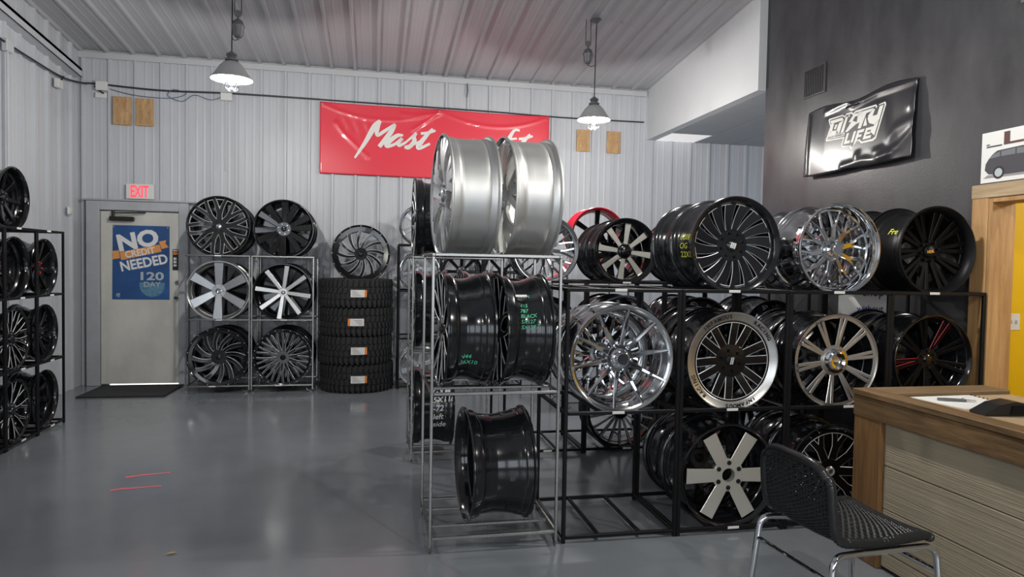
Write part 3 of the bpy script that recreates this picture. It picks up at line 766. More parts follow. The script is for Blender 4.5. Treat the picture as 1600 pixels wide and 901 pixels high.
on_rack(RM, C2, RZ, 2, D_black26, 'black wheel seen edge-on on top of the rack behind the silver wheels', phase=.15)
w_c.append(on_rack(RM, C2, RZ, 1, D_black26, 'black wheel seen edge-on on the middle shelf behind the foreground rack', phase=.2))
w_c.append(on_rack(RM, C2, RZ, 0, var(D_black26, W=.34, R=.345), 'black wheel with white writing on the bottom shelf behind the foreground rack', phase=.3))
on_rack(RM, C2, RZ, 1, var(D_black26, W=.29), 'right-hand black wheel on the middle shelf of the rear steel rack', dy=.400, phase=.1)

# --- black four-level rack along the back wall, right of the tires
BB = [(.305 + .548 * k, 8.88, 0) for k in range(3)]
for k, lb in enumerate(('tall black rack next to the tire stack', 'tall black rack hidden behind the steel racks', 'tall black rack farthest right along the back wall')):
    rack(RL, BB[k], 0, lb)
on_rack(RL, BB[0], 0, 3, D_chrome20, 'chrome six-spoke wheel on top of the tall rack under the red banner', phase=.1)
on_rack(RL, BB[0], 0, 2, D_chrome20, 'chrome six-spoke wheel on the upper shelf next to the tires', phase=.3)
on_rack(RL, BB[0], 0, 0, var(D_chrome20, mats=['brushed'] * 3, lipm='brushed', barm='barrel_silver', hubm='brushed'), 'silver wheel on the bottom shelf next to the tire stack', phase=.2)
on_rack(RL, BB[1], 0, 2, var(D_left, lip=.03, yh=.05, yr=.03), 'gloss black wheel glimpsed on the upper shelf behind the foreground rack')
on_rack(RL, BB[2], 0, 2, var(D_left, lip=.03, yh=.05, yr=.03), 'gloss black wheel on the farthest tall rack under the red banner')

# --- black four-level rack along the left wall, facing right
LR = [(-2.975, 6.890 - .548 * k, 0) for k in range(3)]
for k, lb in enumerate(('left-wall black rack farthest from the camera', 'left-wall black rack in the middle', 'left-wall black rack cut by the left picture edge')):
    rack(RL, LR[k], PI / 2, lb, strips=((3, .4), (2, .5), (1, .5), (0, .5)) if k < 2 else ())
D_l2 = var(D_left, n=10, style='double', w0=.010, w1=.014, da=.1, lip=.045, yh=.06, yr=.05)
D_l3 = var(D_left, n=12, style='Y', w0=.014, w1=.009, da=.14, split=.35, mats=ML, lip=.02, yh=.035, yr=.02, rf=.243, b=.003)
D_l4 = var(D_left, lip=.10, yh=.12, yr=.11, n=6, w0=.02, w1=.03)
D_l5 = var(D_left, R=.268, lipm='machined', flat=.02, lip=.015, yh=.04, yr=.02)
for (k, lv, D, ph, lb) in ((1, 3, D_left, .1, 'gloss black wheel alone on top of the left-wall rack'),
                           (0, 2, var(D_left, lip=.03, yh=.06, yr=.03, lugm='red_accent'), .2, 'black wheel with a red spot, upper shelf at the far end of the left rack'),
                           (1, 2, D_l4, .1, 'deep-dish black wheel on the upper shelf of the left rack'),
                           (0, 1, D_l2, .1, 'deep black wheel on the middle shelf at the far end of the left rack'),
                           (1, 1, D_l3, .15, 'black milled-spoke wheel on the middle shelf of the left rack'),
                           (0, 0, D_left, .25, 'black wheel on the bottom shelf at the far end of the left rack'),
                           (1, 0, var(D_l3, n=9), .1, 'black milled-spoke wheel on the bottom shelf of the left rack'),
                           (2, 0, D_l5, .1, 'black wheel with bright machined lip at the lower left picture edge'),
                           (2, 2, D_left, .1, 'black wheel cut by the left picture edge on the upper shelf'),
                           (2, 1, D_left, .3, 'black wheel cut by the left picture edge on the middle shelf')):
    on_rack(RL, LR[k], PI / 2, lv, D, lb, phase=ph, dy=.03)

# ---------------------------------------------------------------- writing on the wheels
def barrel_text(t, lines, D, ang, y0, size, m, axis=1, r_off=.0015, slant=0.):
    """handwritten lines on the barrel: ang is the angle from the top (+ towards local +x), axis=+1 reads along +y, -1 along -y"""
    R, W, dr = D['R'], D['W'], D.get('drop', .031)
    for k, s in enumerate(lines):
        if not s.strip(): continue
        def fn(u, v, k=k):
            yy = y0 + axis * u
            r = barrel_r(R, W, dr, min(max(yy, .03), W - .03)) + .0015 + r_off
            th = ang - axis * (v - k * size * 1.05) / r
            return (r * math.sin(th), yy, R + r * math.cos(th))
        mb = MB(); text_mb(mb, s, fn, size=size, shear=.15, bold=.012)
        o = mb.build('handwriting', m, t, smooth=0); o['kind'] = 'stuff'
barrel_text(w_c[3], ['NTM', '', '415', '787', 'BLACK', '5X127', '5X139.7'], var(D_black26, R=.345), PI / 2 - .74, .090, .031, 'marker_green', r_off=.003)
barrel_text(w_c[2], [' N44', '26X10'], D_black26, PI / 2 + .50, .085, .038, 'marker_green')
barrel_text(w_c[6], ['GXM', '5X110', '-72', 'left', 'side'], var(D_black26, W=.34, R=.345), PI / 2 - .46, .165, .066, 'marker_white')
barrel_text(w_T2, ['6008', 'OG', '22X12'], D_T2, -PI / 2 + .12, .230, .052, 'marker_yellow', axis=-1)
barrel_text(w_T4, ['Fre'], D_T4, -PI / 2 + .45, .19, .06, 'marker_yellow', axis=-1)
# white paper label on the black barrel, teal tape on the rear wheel
def barrel_patch(t, name, R, W, a0, a1, y0, y1, m, off=.002):
    mb = MB(); vs = []; r = R - .040 + off
    for i in range(7):
        a = a0 + (a1 - a0) * i / 6
        for y in (y0, y1): vs.append((r * math.sin(a), y, R + r * math.cos(a)))
    mb.add(vs, [(2 * i, 2 * i + 1, 2 * i + 3, 2 * i + 2) for i in range(6)])
    return mb.build(name, m, t)
barrel_patch(w_c[3], 'paper_label', .358, .29, PI / 2 - .72, PI / 2 - .67, .065, .135, 'label_white')
barrel_patch(w_c[6], 'tape', .345, .34, PI / 2 - .05, PI / 2 + .22, .286, .302, 'tape_teal')
barrel_patch(w_c[6], 'tape', .345, .34, PI / 2 - .05, PI / 2 + .22, .310, .326, 'tape_teal')

def lip_text(t, s, R, r0, r1, a_mid, y, m, flip=False, spread=.1, bold=.03):
    """letters around the lip; a_mid angle from the top, clockwise"""
    mb = MB(); n = len(s); h = r1 - r0
    for k, ch in enumerate(s):
        a = a_mid + (k - (n - 1) / 2) * spread * (-1 if flip else 1)
        vs, fs = text_geo(ch, bold)
        x0 = min(v[0] for v in vs); x1 = max(v[0] for v in vs); y1 = max(v[1] for v in vs)
        out = []
        for x, yy in vs:
            u = (x - (x0 + x1) / 2) * h / .75; v = r0 + min(1., yy / .73) * h
            if flip: u = -u; v = r1 - min(1., yy / .73) * h
            aa = a + u / r0
            out.append((v * math.sin(aa), y, R + v * math.cos(aa)))
        mb.add(out, fs)
    return mb.build('lettering', m, t, smooth=0)
Rm = D_M2['R']
for s, a in (('INFAMOUS', -.42), ('RACING', .80), ('INFAMOUS', PI - .22), ('RACING', PI + .98)):
    lip_text(w_M2, s, Rm, Rm - .042, Rm - .018, a, .0030, 'plastic_black', spread=.098)
mb = MB()
for k in range(8):
    a = 2.35 + k * .030; r0, r1 = .262, .272
    mb.add([(r0 * math.sin(a), .030, D_T4['R'] + r0 * math.cos(a)), (r0 * math.sin(a + .02), .030, D_T4['R'] + r0 * math.cos(a + .02)), (r1 * math.sin(a + .02), .016, D_T4['R'] + r1 * math.cos(a + .02)), (r1 * math.sin(a), .016, D_T4['R'] + r1 * math.cos(a))], [(0, 1, 2, 3)])
o = mb.build('lip_marking', 'marker_white', w_T4, smooth=0); o['kind'] = 'stuff'
# small marks on caps
def cap_mark(t, D, polys, m, y):
    mb = MB()
    for p in polys: mb.prism(p, y, y + .003, lambda u, v, h: (u, h, D['R'] + v))
    return mb.build('emblem', m, t, smooth=0)
sq = [(-.020, -.012), (.012, -.022), (.022, .010), (-.010, .020)]
em = cap_mark(w_T2, D_T2, [[(-.022, -.014), (-.014, -.017), (-.004, .017), (-.012, .020)], [(-.010, -.018), (-.003, -.020), (.008, .013), (.0, .016)], [(.002, -.021), (.010, -.024), (.021, .010), (.012, .013)]], 'milled', .041)
cap_mark(w_M2, D_M2, [[(-.012, -.022), (-.005, -.022), (.004, .022), (-.003, .022)], [(.0, -.022), (.007, -.022), (.016, .022), (.009, .022)]], 'milled', .019)
mb = MB(); text_mb(mb, 'HDK', lambda u, v: (u, .0615, D_T4['R'] - .012 + v), width=.055, bold=.05, rot=.15, center=True)
mb.build('emblem', 'gold', w_T4, smooth=0)
for w_, D in ((w_B3, D_B3),):
    mb = MB(); mb.lathe([(.018, .022), (.026, .022), (.026, .028), (.018, .028)], 24, 'y', closed=True, c=(0, 0, D['R'])); mb.build('cap_ring', 'milled', w_)

# ---------------------------------------------------------------- mud tires
def tire_meshes(R=.468, W=.354):
    h = W / 2; d = {}
    prof = [(.265, -h * .80), (.275, -h * .92), (.30, -h), (.38, -h * 1.0), (.428, -h * .93), (.448, -h * .80), (.451, 0), (.448, h * .80), (.428, h * .93), (.38, h), (.30, h), (.275, h * .92), (.265, h * .80), (.262, h * .6), (.255, 0), (.262, -h * .6)]
    d['carcass'] = MB().lathe(prof, 64, closed=True).mesh('carcass', 'rubber', 40)
    mb = MB(); n = 44
    def blk(poly, r0, r1):
        mb.prism(poly, r0, r1, lambda u, v, r: (r * math.cos(u), r * math.sin(u), v))
    for k in range(n):
        a = 2 * PI * k / n; p = 2 * PI / n
        for s in (-1, 1):
            o = a + (p / 2 if s > 0 else 0)
            # shoulder lug, wrapping over the edge
            blk([(o, s * h * .50), (o + p * .62, s * h * .44), (o + p * .74, s * h * .80), (o + p * .14, s * h * .84)], .446, R)
            blk([(o + p * .16, s * h * .84), (o + p * .72, s * h * .80), (o + p * .78, s * h * .97), (o + p * .24, s * h * .97)], .425, R - .008)
            # centre block, slanted
            blk([(o + p * .05, s * h * .06), (o + p * .60, s * h * .02), (o + p * .86, s * h * .38), (o + p * .30, s * h * .42)], .446, R - .002)
    d['tread'] = mb.mesh('tread', 'rubber', 0)
    lab = MB(); labo = MB(); pr = MB()
    def patch(m, a0, a1, z0, z1, r):
        vs = []
        for i in range(9):
            a = a0 + (a1 - a0) * i / 8
            for z in (z0, z1): vs.append((r * math.cos(a), r * math.sin(a), z))
        m.add(vs, [(2 * i, 2 * i + 2, 2 * i + 3, 2 * i + 1) for i in range(8)])
    patch(lab, 0, .36, -.045, .045, R + .003); patch(labo, .36, .42, -.045, .045, R + .003)
    for q in range(4): patch(pr, .03 + .02 * (q % 2), .14 + .04 * q, .026 - q * .018, .032 - q * .018, R + .0042)
    d['label'] = lab.mesh('paper_label', 'label_white'); d['label_end'] = labo.mesh('label_stripe', 'label_orange'); d['print'] = pr.mesh('label_print', 'label_print')
    return d
TM = tire_meshes()
TX0, TY0 = -.222, 9.085
for k, (lb, a, fl) in enumerate((('bottom mud tire of the four in the stack', .10, 0), ('second mud tire from the bottom of the stack', .14, 0),
                                 ('second mud tire from the top of the stack', .02, 1), ('top mud tire of the stack, under the upright wheel', .11, 0))):
    t = thing('mud_tire', lb, 'tire', (TX0 + (.012, -.008, .006, -.004)[k], TY0, .178 + k * .3555), 0, 'stack of mud tires')
    link('carcass', TM['carcass'], t); o = link('tread', TM['tread'], t, rot=(0, 0, .3 * k)); o['kind'] = 'stuff'
    ang = -PI / 2 + .02 + a - .25
    for n_ in ('label', 'label_end', 'print'):
        o = link({'label': 'paper_label', 'label_end': 'label_stripe', 'print': 'label_print'}[n_], TM[n_], t)
        o.rotation_euler = (PI, 0, ang + .42 * 1.0) if fl else (0, 0, ang)
wheel(D_tiretop, (TX0 + .05, 8.955, 1.372), 0, 'black directional wheel standing upright in the top of the tire stack', phase=.1, tilt=-.06)

# ---------------------------------------------------------------- banners
LOGO_OUT= [(0.309,2.991),(0.493,2.99),(0.522,2.972),(0.539,2.99),(0.606,2.991),(0.629,2.974),(0.654,2.989),(0.896,2.989),(0.918,2.964),(0.936,2.983),(0.999,2.989),(1.011,2.966),(0.934,2.709),(0.903,2.692),(0.763,2.695),(0.732,2.721),(0.711,2.719),(0.654,2.66),(0.622,2.683),(0.626,2.694),(0.527,2.698),(0.512,2.719),(0.527,2.778),(0.305,2.789),(0.29,2.801),(0.337,2.916),(0.305,2.973)]
LOGO_IN= [(0.329,2.977),(0.494,2.978),(0.523,2.957),(0.549,2.977),(0.602,2.975),(0.628,2.959),(0.664,2.972),(0.893,2.975),(0.898,2.954),(0.929,2.973),(0.99,2.977),(0.996,2.964),(0.922,2.723),(0.894,2.71),(0.771,2.71),(0.74,2.735),(0.698,2.733),(0.653,2.678),(0.641,2.698),(0.535,2.712),(0.53,2.722),(0.549,2.789),(0.314,2.801),(0.357,2.912),(0.327,2.965)]
LOGO_L=[[(0.335,2.967),(0.495,2.965),(0.514,2.94),(0.355,2.937)],[(0.514,2.94),(0.47,2.823),(0.422,2.837),(0.458,2.923)],[(0.332,2.831),(0.47,2.823),(0.449,2.866),(0.344,2.871)],[(0.355,2.936),(0.392,2.933),(0.369,2.859),(0.335,2.856)],[(0.413,2.92),(0.44,2.918),(0.423,2.879),(0.396,2.881)],[(0.541,2.959),(0.569,2.959),(0.529,2.83),(0.491,2.831)],[(0.572,2.969),(0.594,2.969),(0.582,2.948)],[(0.584,2.905),(0.638,2.963),(0.725,2.963),(0.717,2.936),(0.661,2.94),(0.628,2.902)],[(0.699,2.968),(0.754,2.965),(0.729,2.876),(0.686,2.872)],[(0.628,2.911),(0.703,2.881),(0.579,2.824),(0.552,2.829)],[(0.733,2.964),(0.878,2.964),(0.846,2.942),(0.734,2.935)],[(0.751,2.939),(0.795,2.938),(0.744,2.825),(0.706,2.828)],[(0.793,2.907),(0.814,2.847),(0.815,2.834),(0.769,2.837)],[(0.874,2.958),(0.894,2.952),(0.873,2.9),(0.925,2.899),(0.945,2.961),(0.988,2.968),(0.955,2.854),(0.905,2.824),(0.84,2.848),(0.819,2.886),(0.823,2.915)],[(0.953,2.848),(0.915,2.735),(0.874,2.766),(0.868,2.784),(0.905,2.821)]]
STROKES= [[(-0.276,3.039,0.0109),(-0.138,3.257,0.0217),(-0.017,3.476,0.0298),(0.062,3.555,0.019)],[(0.062,3.555,0.0109),(0.02,3.453,0.0244),(0.021,3.359,0.0163),(0.107,3.414,0.019),(0.261,3.523,0.0136)],[(0.261,3.517,0.0136),(0.194,3.4,0.0271),(0.047,3.205,0.0217)],[(0.368,3.378,0.0109),(0.281,3.367,0.0217),(0.158,3.26,0.0271),(0.158,3.217,0.019),(0.258,3.253,0.0163),(0.356,3.334,0.019)],[(0.356,3.34,0.019),(0.307,3.268,0.019),(0.32,3.237,0.0163),(0.407,3.286,0.0136)],[(0.407,3.286,0.0109),(0.55,3.42,0.0163)],[(0.55,3.42,0.0136),(0.513,3.367,0.0217),(0.52,3.305,0.0244),(0.446,3.219,0.0217),(0.389,3.222,0.0163)],[(0.389,3.222,0.0109),(0.52,3.267,0.0136),(0.621,3.323,0.0109)],[(0.771,3.489,0.0136),(0.683,3.389,0.0217),(0.578,3.244,0.0271),(0.609,3.221,0.019),(0.735,3.284,0.0136)],[(0.607,3.417,0.0136),(0.695,3.428,0.0163),(0.809,3.466,0.0122)]]
def ridge(u, v, pts, w):
    """1 at a polyline, falling off with distance"""
    best = 9
    for (a, b) in zip(pts, pts[1:]):
        dx, dy = b[0] - a[0], b[1] - a[1]; L2 = dx * dx + dy * dy
        f = max(0, min(1, ((u - a[0]) * dx + (v - a[1]) * dy) / L2))
        best = min(best, math.hypot(u - a[0] - f * dx, v - a[1] - f * dy))
    return math.exp(-(best / w) ** 2)
# red banner: X -0.735..2.425, z 2.83..3.775 on the back wall
BX0, BX1, BZ0, BZ1 = -.735, 2.425, 2.815, 3.770
def red_y(x, z):
    y = -.0
    for (xa, xb) in ((BX0 + .03, .86), (.86, BX1 - .03)):
        if xa - .1 <= x <= xb + .1:
            m = (xa + xb) / 2; h = (xb - xa) / 2
            pts = [(xa + (xb - xa) * i / 8, BZ1 - .03 - .17 * (1 - ((xa + (xb - xa) * i / 8 - m) / h) ** 2)) for i in range(9)]
            y += .007 * ridge(x, z, pts, .018)
    y += .012 * ridge(x, z, [(.86, 3.72), (.50, 3.46)], .02)
    y += .008 * ridge(x, z, [(.86, 3.70), (.56, 3.66), (.36, 3.66)], .03)
    y += .012 * ridge(x, z, [(-.53, 3.50), (-.42, 3.36), (-.27, 3.22), (-.10, 3.06)], .022)
    y += .006 * math.sin(46 * x + 9 * z) * ridge(x, z, [(-.45, 3.50), (-.05, 3.42)], .07)
    y += .004 * math.sin(5 * x + 1.3) + .003 * math.sin(7 * z + 3 * x)
    return YB - .050 - y
t = thing('red_banner', 'wide red vinyl banner with white brush-script lettering on the back wall', 'banner', (0, 0, 0))
mb = MB(); nx, nz = 150, 48; vs = []
for j in range(nz + 1):
    for i in range(nx + 1):
        x = BX0 + (BX1 - BX0) * i / nx; z = BZ0 + (BZ1 - BZ0) * j / nz
        z2 = z + (-.012 * math.sin(PI * ((x - .86) % 1.6) / 1.6) if j == nz else 0) - .010 * (x - BX0) / 3.
        vs.append((x, red_y(x, z), z2))
fs = [(j * (nx + 1) + i, j * (nx + 1) + i + 1, (j + 1) * (nx + 1) + i + 1, (j + 1) * (nx + 1) + i) for j in range(nz) for i in range(nx)]
o = mb.add(vs, fs).build('vinyl_sheet', 'banner_red', t, smooth=180)
sol = o.modifiers.new('thickness', 'SOLIDIFY'); sol.thickness = .0015; sol.offset = 1
def smooth_path(p, n=10):
    out = []
    for i in range(len(p) - 1):
        p0, p1, p2, p3 = p[max(i - 1, 0)], p[i], p[i + 1], p[min(i + 2, len(p) - 1)]
        for k in range(n):
            f = k / n
            out.append(tuple(.5 * (2 * b + (c - a) * f + (2 * a - 5 * b + 4 * c - d) * f * f + (3 * b - a - 3 * c + d) * f ** 3) for a, b, c, d in zip(p0, p1, p2, p3)))
    out.append(tuple(p[-1])); return out
# remaining letters of the word, mostly hidden behind the silver wheels
def off(st, dx, dz=0): return [(a + dx, b + dz, c) for a, b, c in st]
E_ = [(.88, 3.29, .012), (.96, 3.36, .014), (1.0, 3.42, .016), (.96, 3.43, .016), (.89, 3.32, .02), (.91, 3.25, .016), (.98, 3.28, .012)]
R_ = [(.98, 3.28, .012), (1.08, 3.42, .016), (1.07, 3.38, .016), (1.02, 3.26, .016)]
R2 = [(1.08, 3.40, .014), (1.16, 3.42, .014)]
C_ = [(1.40, 3.40, .014), (1.33, 3.43, .016), (1.22, 3.34, .022), (1.24, 3.25, .018), (1.34, 3.28, .012)]
F_ = [(2.00, 3.535, .014), (1.92, 3.53, .016), (1.83, 3.38, .024), (1.72, 3.16, .018)]
F2 = [(1.80, 3.40, .012), (1.96, 3.42, .012)]
letters = list(STROKES) + [off(q_, 0, -.07) for q_ in [E_, R_, R2, C_] + [off(R_, .42), off(R2, .42)] + [off(STROKES[3], 1.40), off(STROKES[4], 1.40)]] + [F_, F2] + [off(STROKES[8], 1.38), off(STROKES[9], 1.38)]
mb = MB()
for st in letters:
    p = smooth_path(st); o0 = len(mb.v); n = len(p)
    for i in range(n):
        dx = p[min(i + 1, n - 1)][0] - p[max(i - 1, 0)][0]; dz = p[min(i + 1, n - 1)][1] - p[max(i - 1, 0)][1]; L = math.hypot(dx, dz) or 1
        for s_ in (-1, 0, 1):
            x = p[i][0] - dz / L * p[i][2] * s_ * 1.22; z = p[i][1] + dx / L * p[i][2] * s_ * 1.22
            mb.v.append((x, red_y(x, z) - .0035, z))
    for i in range(n - 1):
        for q in (0, 1):
            a = o0 + i * 3 + q; mb.f.append((a, a + 1, a + 4, a + 3)); mb.m.append(0)
mb.build('lettering', 'banner_white', t, smooth=180)
for gx in (BX0 + .03, .86, BX1 - .03):
    link('grommet', MB().lathe([(.006, -.004), (.014, -.004), (.016, .002), (.006, .002)], 14, 'y', closed=True).mesh('grommet', 'chrome_soft'), t, (gx, red_y(gx, BZ1 - .03) - .003, BZ1 - .035 - .010 * (gx - BX0) / 3))

# dark banner on the office wall: s along -Y from Y=5.82, z 2.505..3.1
def blk_x(s_, z):
    d = .010 * ridge(s_, z, [(.95, 2.60), (1.15, 2.74), (1.33, 2.78)], .05) + .012 * ridge(s_, z, [(1.0, 2.55), (1.2, 2.60), (1.33, 2.70)], .04)
    d += .010 * ridge(s_, z, [(.05, 2.52), (.03, 3.05)], .02) + .012 * ridge(s_, z, [(.25, 3.06), (.55, 3.09), (.62, 3.04), (.9, 3.08), (1.3, 3.08)], .025)
    d += .012 * ridge(s_, z, [(.55, 2.53), (.8, 2.55), (.95, 2.53), (1.1, 2.55)], .03) + .010 * ridge(s_, z, [(1.28, 2.9), (1.30, 2.98)], .04)
    d += .012 * ridge(s_, z, [(.72, 2.60), (.74, 2.66)], .03) + .006 * math.sin(9 * s_ + 4 * z) * math.sin(6 * z)
    f = max(0., min(1., (abs(s_ - .65) - .37) / .08, )) if abs(s_ - .65) > .37 else 0.
    g = max(0., min(1., (abs(z - 2.82) - .17) / .05)) if abs(z - 2.82) > .17 else 0.
    return XD - .016 - .075 * (3.13 - z) - d * max(f, g)
t = thing('black_banner', 'crinkled black vinyl banner with white block logo on the dark wall', 'banner', (0, 0, 0))
mb = MB(); nx, nz = 110, 50; vs = []
for j in range(nz + 1):
    for i in range(nx + 1):
        s_ = 1.325 * i / nx; fz = j / nz
        z = 2.505 + .60 * fz + (.02 * math.sin(s_ * 7.5) * (fz if fz > .9 else 0)) + (-.012 * abs(math.sin(s_ * 5)) if j == 0 else 0)
        vs.append((blk_x(s_, z), 5.82 - s_, z))
fs = [(j * (nx + 1) + i, j * (nx + 1) + i + 1, (j + 1) * (nx + 1) + i + 1, (j + 1) * (nx + 1) + i) for j in range(nz) for i in range(nx)]
o = mb.add(vs, fs).build('vinyl_sheet', 'banner_black', t, smooth=180)
sol = o.modifiers.new('thickness', 'SOLIDIFY'); sol.thickness = .0015; sol.offset = -1
LX = XD - .019
def sh_(r): return [(u + (v - 2.715) * .32, v) for u, v in r]
def bar_(u0, u1, v0, v1): return sh_([(u0, v0), (u1, v0), (u1, v1), (u0, v1)])
LIFE = [bar_(.545, .573, 2.722, 2.812), bar_(.573, .618, 2.722, 2.746), bar_(.634, .662, 2.722, 2.812), sh_([(.680, 2.684), (.708, 2.722), (.708, 2.812), (.680, 2.812)]),
        bar_(.708, .762, 2.788, 2.812), bar_(.708, .748, 2.752, 2.772), bar_(.780, .806, 2.722, 2.812), bar_(.806, .866, 2.790, 2.812), bar_(.806, .850, 2.757, 2.776), bar_(.806, .872, 2.722, 2.744)]
def lay(poly, h, m, name, parent):
    mbx = MB()
    for p in poly: mbx.prism(p, LX - h, LX - h + .0015, lambda u, v, hh: (hh - .075 * (3.13 - v), 5.82 - u, v))
    return mbx.build(name, m, parent, smooth=0)
lay([LOGO_OUT], .000, 'logo_white', 'logo_border', t); lay([LOGO_IN], .002, 'logo_dark', 'logo_ground', t); lay(LOGO_L + LIFE, .004, 'logo_white', 'logo_letters', t)
lay([[(.323, 2.832), (.548, 2.826), (.542, 2.797), (.316, 2.803)]], .004, 'logo_white', 'logo_strip', t)
mb = MB(); text_mb(mb, 'RACE WHEELS', lambda u, v: (LX - .0065 - .075 * (3.13 - v), 5.82 - u, v), width=.21, height=.017, bold=.03, origin=(.328, 2.808), rot=-.02)
mb.build('logo_small_print', 'logo_dark', t, smooth=0)
# painted-over vent grille beside the banner
t = thing('vent_grille', 'painted-over vent grille high on the dark wall', 'vent', (XD, 5.77, 3.26))
link('frame', MB().box(-.012, -.001, -.16, .16, 0, .015).box(-.012, -.001, -.16, .16, .255, .27).box(-.012, -.001, -.16, -.145, .015, .255).box(-.012, -.001, .145, .16, .015, .255).mesh('frame', 'dark_paint', 0), t)
slat = MB().cbox(-.010, -.002, -.006, .006, .016, .254, .002).mesh('slat', 'dark_paint', 0)
for k in range(11): link('slat', slat, t, (0, -.13 + k * .026, 0))
# grey framed corner cut by the top right of the picture
t = thing('wall_panel_box', 'grey framed black wall panel at the top right picture corner', 'panel', (XD, 3.30, 3.34))
link('frame', MB().cbox(-.03, -.001, 0, .37, 0, .06, .004).cbox(-.03, -.001, .31, .37, .06, .5, .004).cbox(-.03, -.001, 0, .06, .06, .5, .004).mesh('frame', 'lamp_iron', 0), t)
link('screen', MB().box(-.02, -.001, .06, .31, .06, .5).mesh('screen', 'plastic_black', 0), t)

# car poster above the wooden frame (continues past the picture edge)
t = thing('car_poster', 'white poster with a dark car above the wooden frame', 'poster', (XD, 3.935, 2.235))
def cp(u, v, h): return (-.003 - h, -u, v)
link('sheet', MB().prism([(0, 0), (.66, 0), (.66, .335), (0, .335)], -.002, 0, cp).mesh('sheet', 'paper_white', 0), t)
body = [(.03, .085), (.035, .125), (.055, .155), (.085, .185), (.12, .205), (.30, .212), (.40, .20), (.46, .155), (.60, .14), (.63, .11), (.62, .06), (.52, .045), (.20, .042), (.06, .055)]
link('print_car', MB().prism(body, .0005, .001, cp).mesh('print_car', 'car_dark', 0), t)
link('print_glass', MB().prism([(.06, .158), (.088, .183), (.14, .196), (.14, .165)], .001, .0015, cp).prism([(.15, .165), (.15, .197), (.25, .203), (.25, .165)], .001, .0015, cp).prism([(.26, .165), (.26, .203), (.38, .196), (.43, .16)], .001, .0015, cp).mesh('print_glass', 'car_glass', 0), t)
for wu in (.135, .53):
    ring = [(wu + .042 * math.cos(a * PI / 10), .06 + .042 * math.sin(a * PI / 10)) for a in range(20)]
    rin = [(wu + .028 * math.cos(a * PI / 10), .06 + .028 * math.sin(a * PI / 10)) for a in range(20)]
    w = link('print_tire', MB().prism(ring, .0015, .002, cp).mesh('print_tire', 'plastic_black', 0), t)
    link('print_rim', MB().prism(rin, .002, .0025, cp).mesh('print_rim', 'poster_grey', 0), w)
link('print_shadow', MB().prism([(.02, .03), (.62, .022), (.60, .045), (.05, .05)], .0002, .0005, cp).mesh('print_shadow', 'label_print', 0), t)
mb = MB(); text_mb(mb, 'LI', lambda u, v: cp(u, v, .001), height=.085, width=.20, bold=.02, origin=(.165, .235)); mb.build('print_title', 'brown_print', t, smooth=0)
link('print_line', MB().prism([(.035, .232), (.15, .232), (.155, .242), (.04, .242)], .0005, .001, cp).prism([(.035, .247), (.06, .247), (.062, .255), (.037, .255)], .0005, .001, cp).mesh('print_line', 'car_dark', 0), t)

# white sign glimpsed behind the rack
t = thing('shop_sign', 'white sign reading shop without behind the split-spoke wheel', 'sign', (3.39, 4.4965, 1.20))
def sp(u, v, h): return (u, -h, v)
link('board', MB().prism([(0, -.30), (.44, -.30), (.44, .32), (0, .32)], -.006, 0, sp).mesh('board', 'paper_white', 0), t)
mb = MB(); text_mb(mb, 'shop', lambda u, v: sp(u, v, .001), size=.095, bold=.012, origin=(.20, .222)); text_mb(mb, 'without', lambda u, v: sp(u, v, .001), width=.23, bold=.012, origin=(.15, .125))
mb.build('lettering', 'purple_print', t, smooth=0)

# ---------------------------------------------------------------- exit door
DX0, DX1 = -3.40, -2.48
t = thing('door_1', 'scuffed off-white steel exit door with a blue poster', 'door', (DX0, YB - .03, 0)); struct(t); del t['category']
W_ = DX1 - DX0
link('leaf', MB().cbox(0, W_, -.045, -.004, .02, 2.22, .003).mesh('leaf', 'door_paint', 0), t)
f = link('frame', MB().cbox(-.16, -.005, -.075, .02, 0, 2.35, .006).cbox(W_ + .005, W_ + .12, -.075, .02, 0, 2.35, .006).cbox(-.005, W_ + .005, -.075, .02, 2.235, 2.35, .006).mesh('frame', 'door_frame_paint', 0), t)
link('drip_cap', MB().cbox(-.20, W_ + .20, -.09, .02, 2.352, 2.375, .004).mesh('drip_cap', 'door_frame_paint', 0), t)
link('daylight_glow_strip', MB().box(.10, W_ - .01, -.030, -.012, .004, .0185).box(W_ + .0005, W_ + .0045, -.030, -.012, .02, .75).mesh('daylight_glow_strip', 'daylight', 0), t)  # glowing strips stand in for daylight leaking around the leaf
cl_ = link('door_closer', MB().cbox(.12, .40, -.115, -.046, 2.10, 2.155, .006).mesh('door_closer', 'plastic_black', 0), t)
link('closer_arm', MB().tube([(.16, -.09, 2.155), (.165, -.09, 2.20), (.33, -.13, 2.20), (.54, -.09, 2.21)], .009, 8).tube([(.16, -.09, 2.15), (.16, -.09, 2.22)], .02, 10).mesh('closer_arm', 'plastic_black'), cl_)
knob = MB().lathe([(0, -.03), (.018, -.03), (.024, -.022), (.026, -.006), (.033, -.003), (.034, .002), (0, .002)], 20, 'y').mesh('deadbolt', 'chrome_soft')
link('deadbolt', knob, t, (-2.50 - DX0, -.047, 1.327))
link('door_knob', MB().lathe([(0, -.06), (.02, -.06), (.028, -.048), (.026, -.034), (.014, -.026), (.012, -.008), (.033, -.004), (.034, .002), (0, .002)], 20, 'y').mesh('door_knob', 'chrome_soft'), t, (-2.50 - DX0, -.047, 1.128))
st = link('sticker', MB().box(.0, .07, -.002, 0, 0, .27).mesh('sticker', 'plastic_black', 0), t, (W_ - .075, -.0455, 1.485))
link('sticker_band', MB().box(.008, .062, -.003, -.002, .20, .235).mesh('sticker_band', 'label_orange', 0), st)
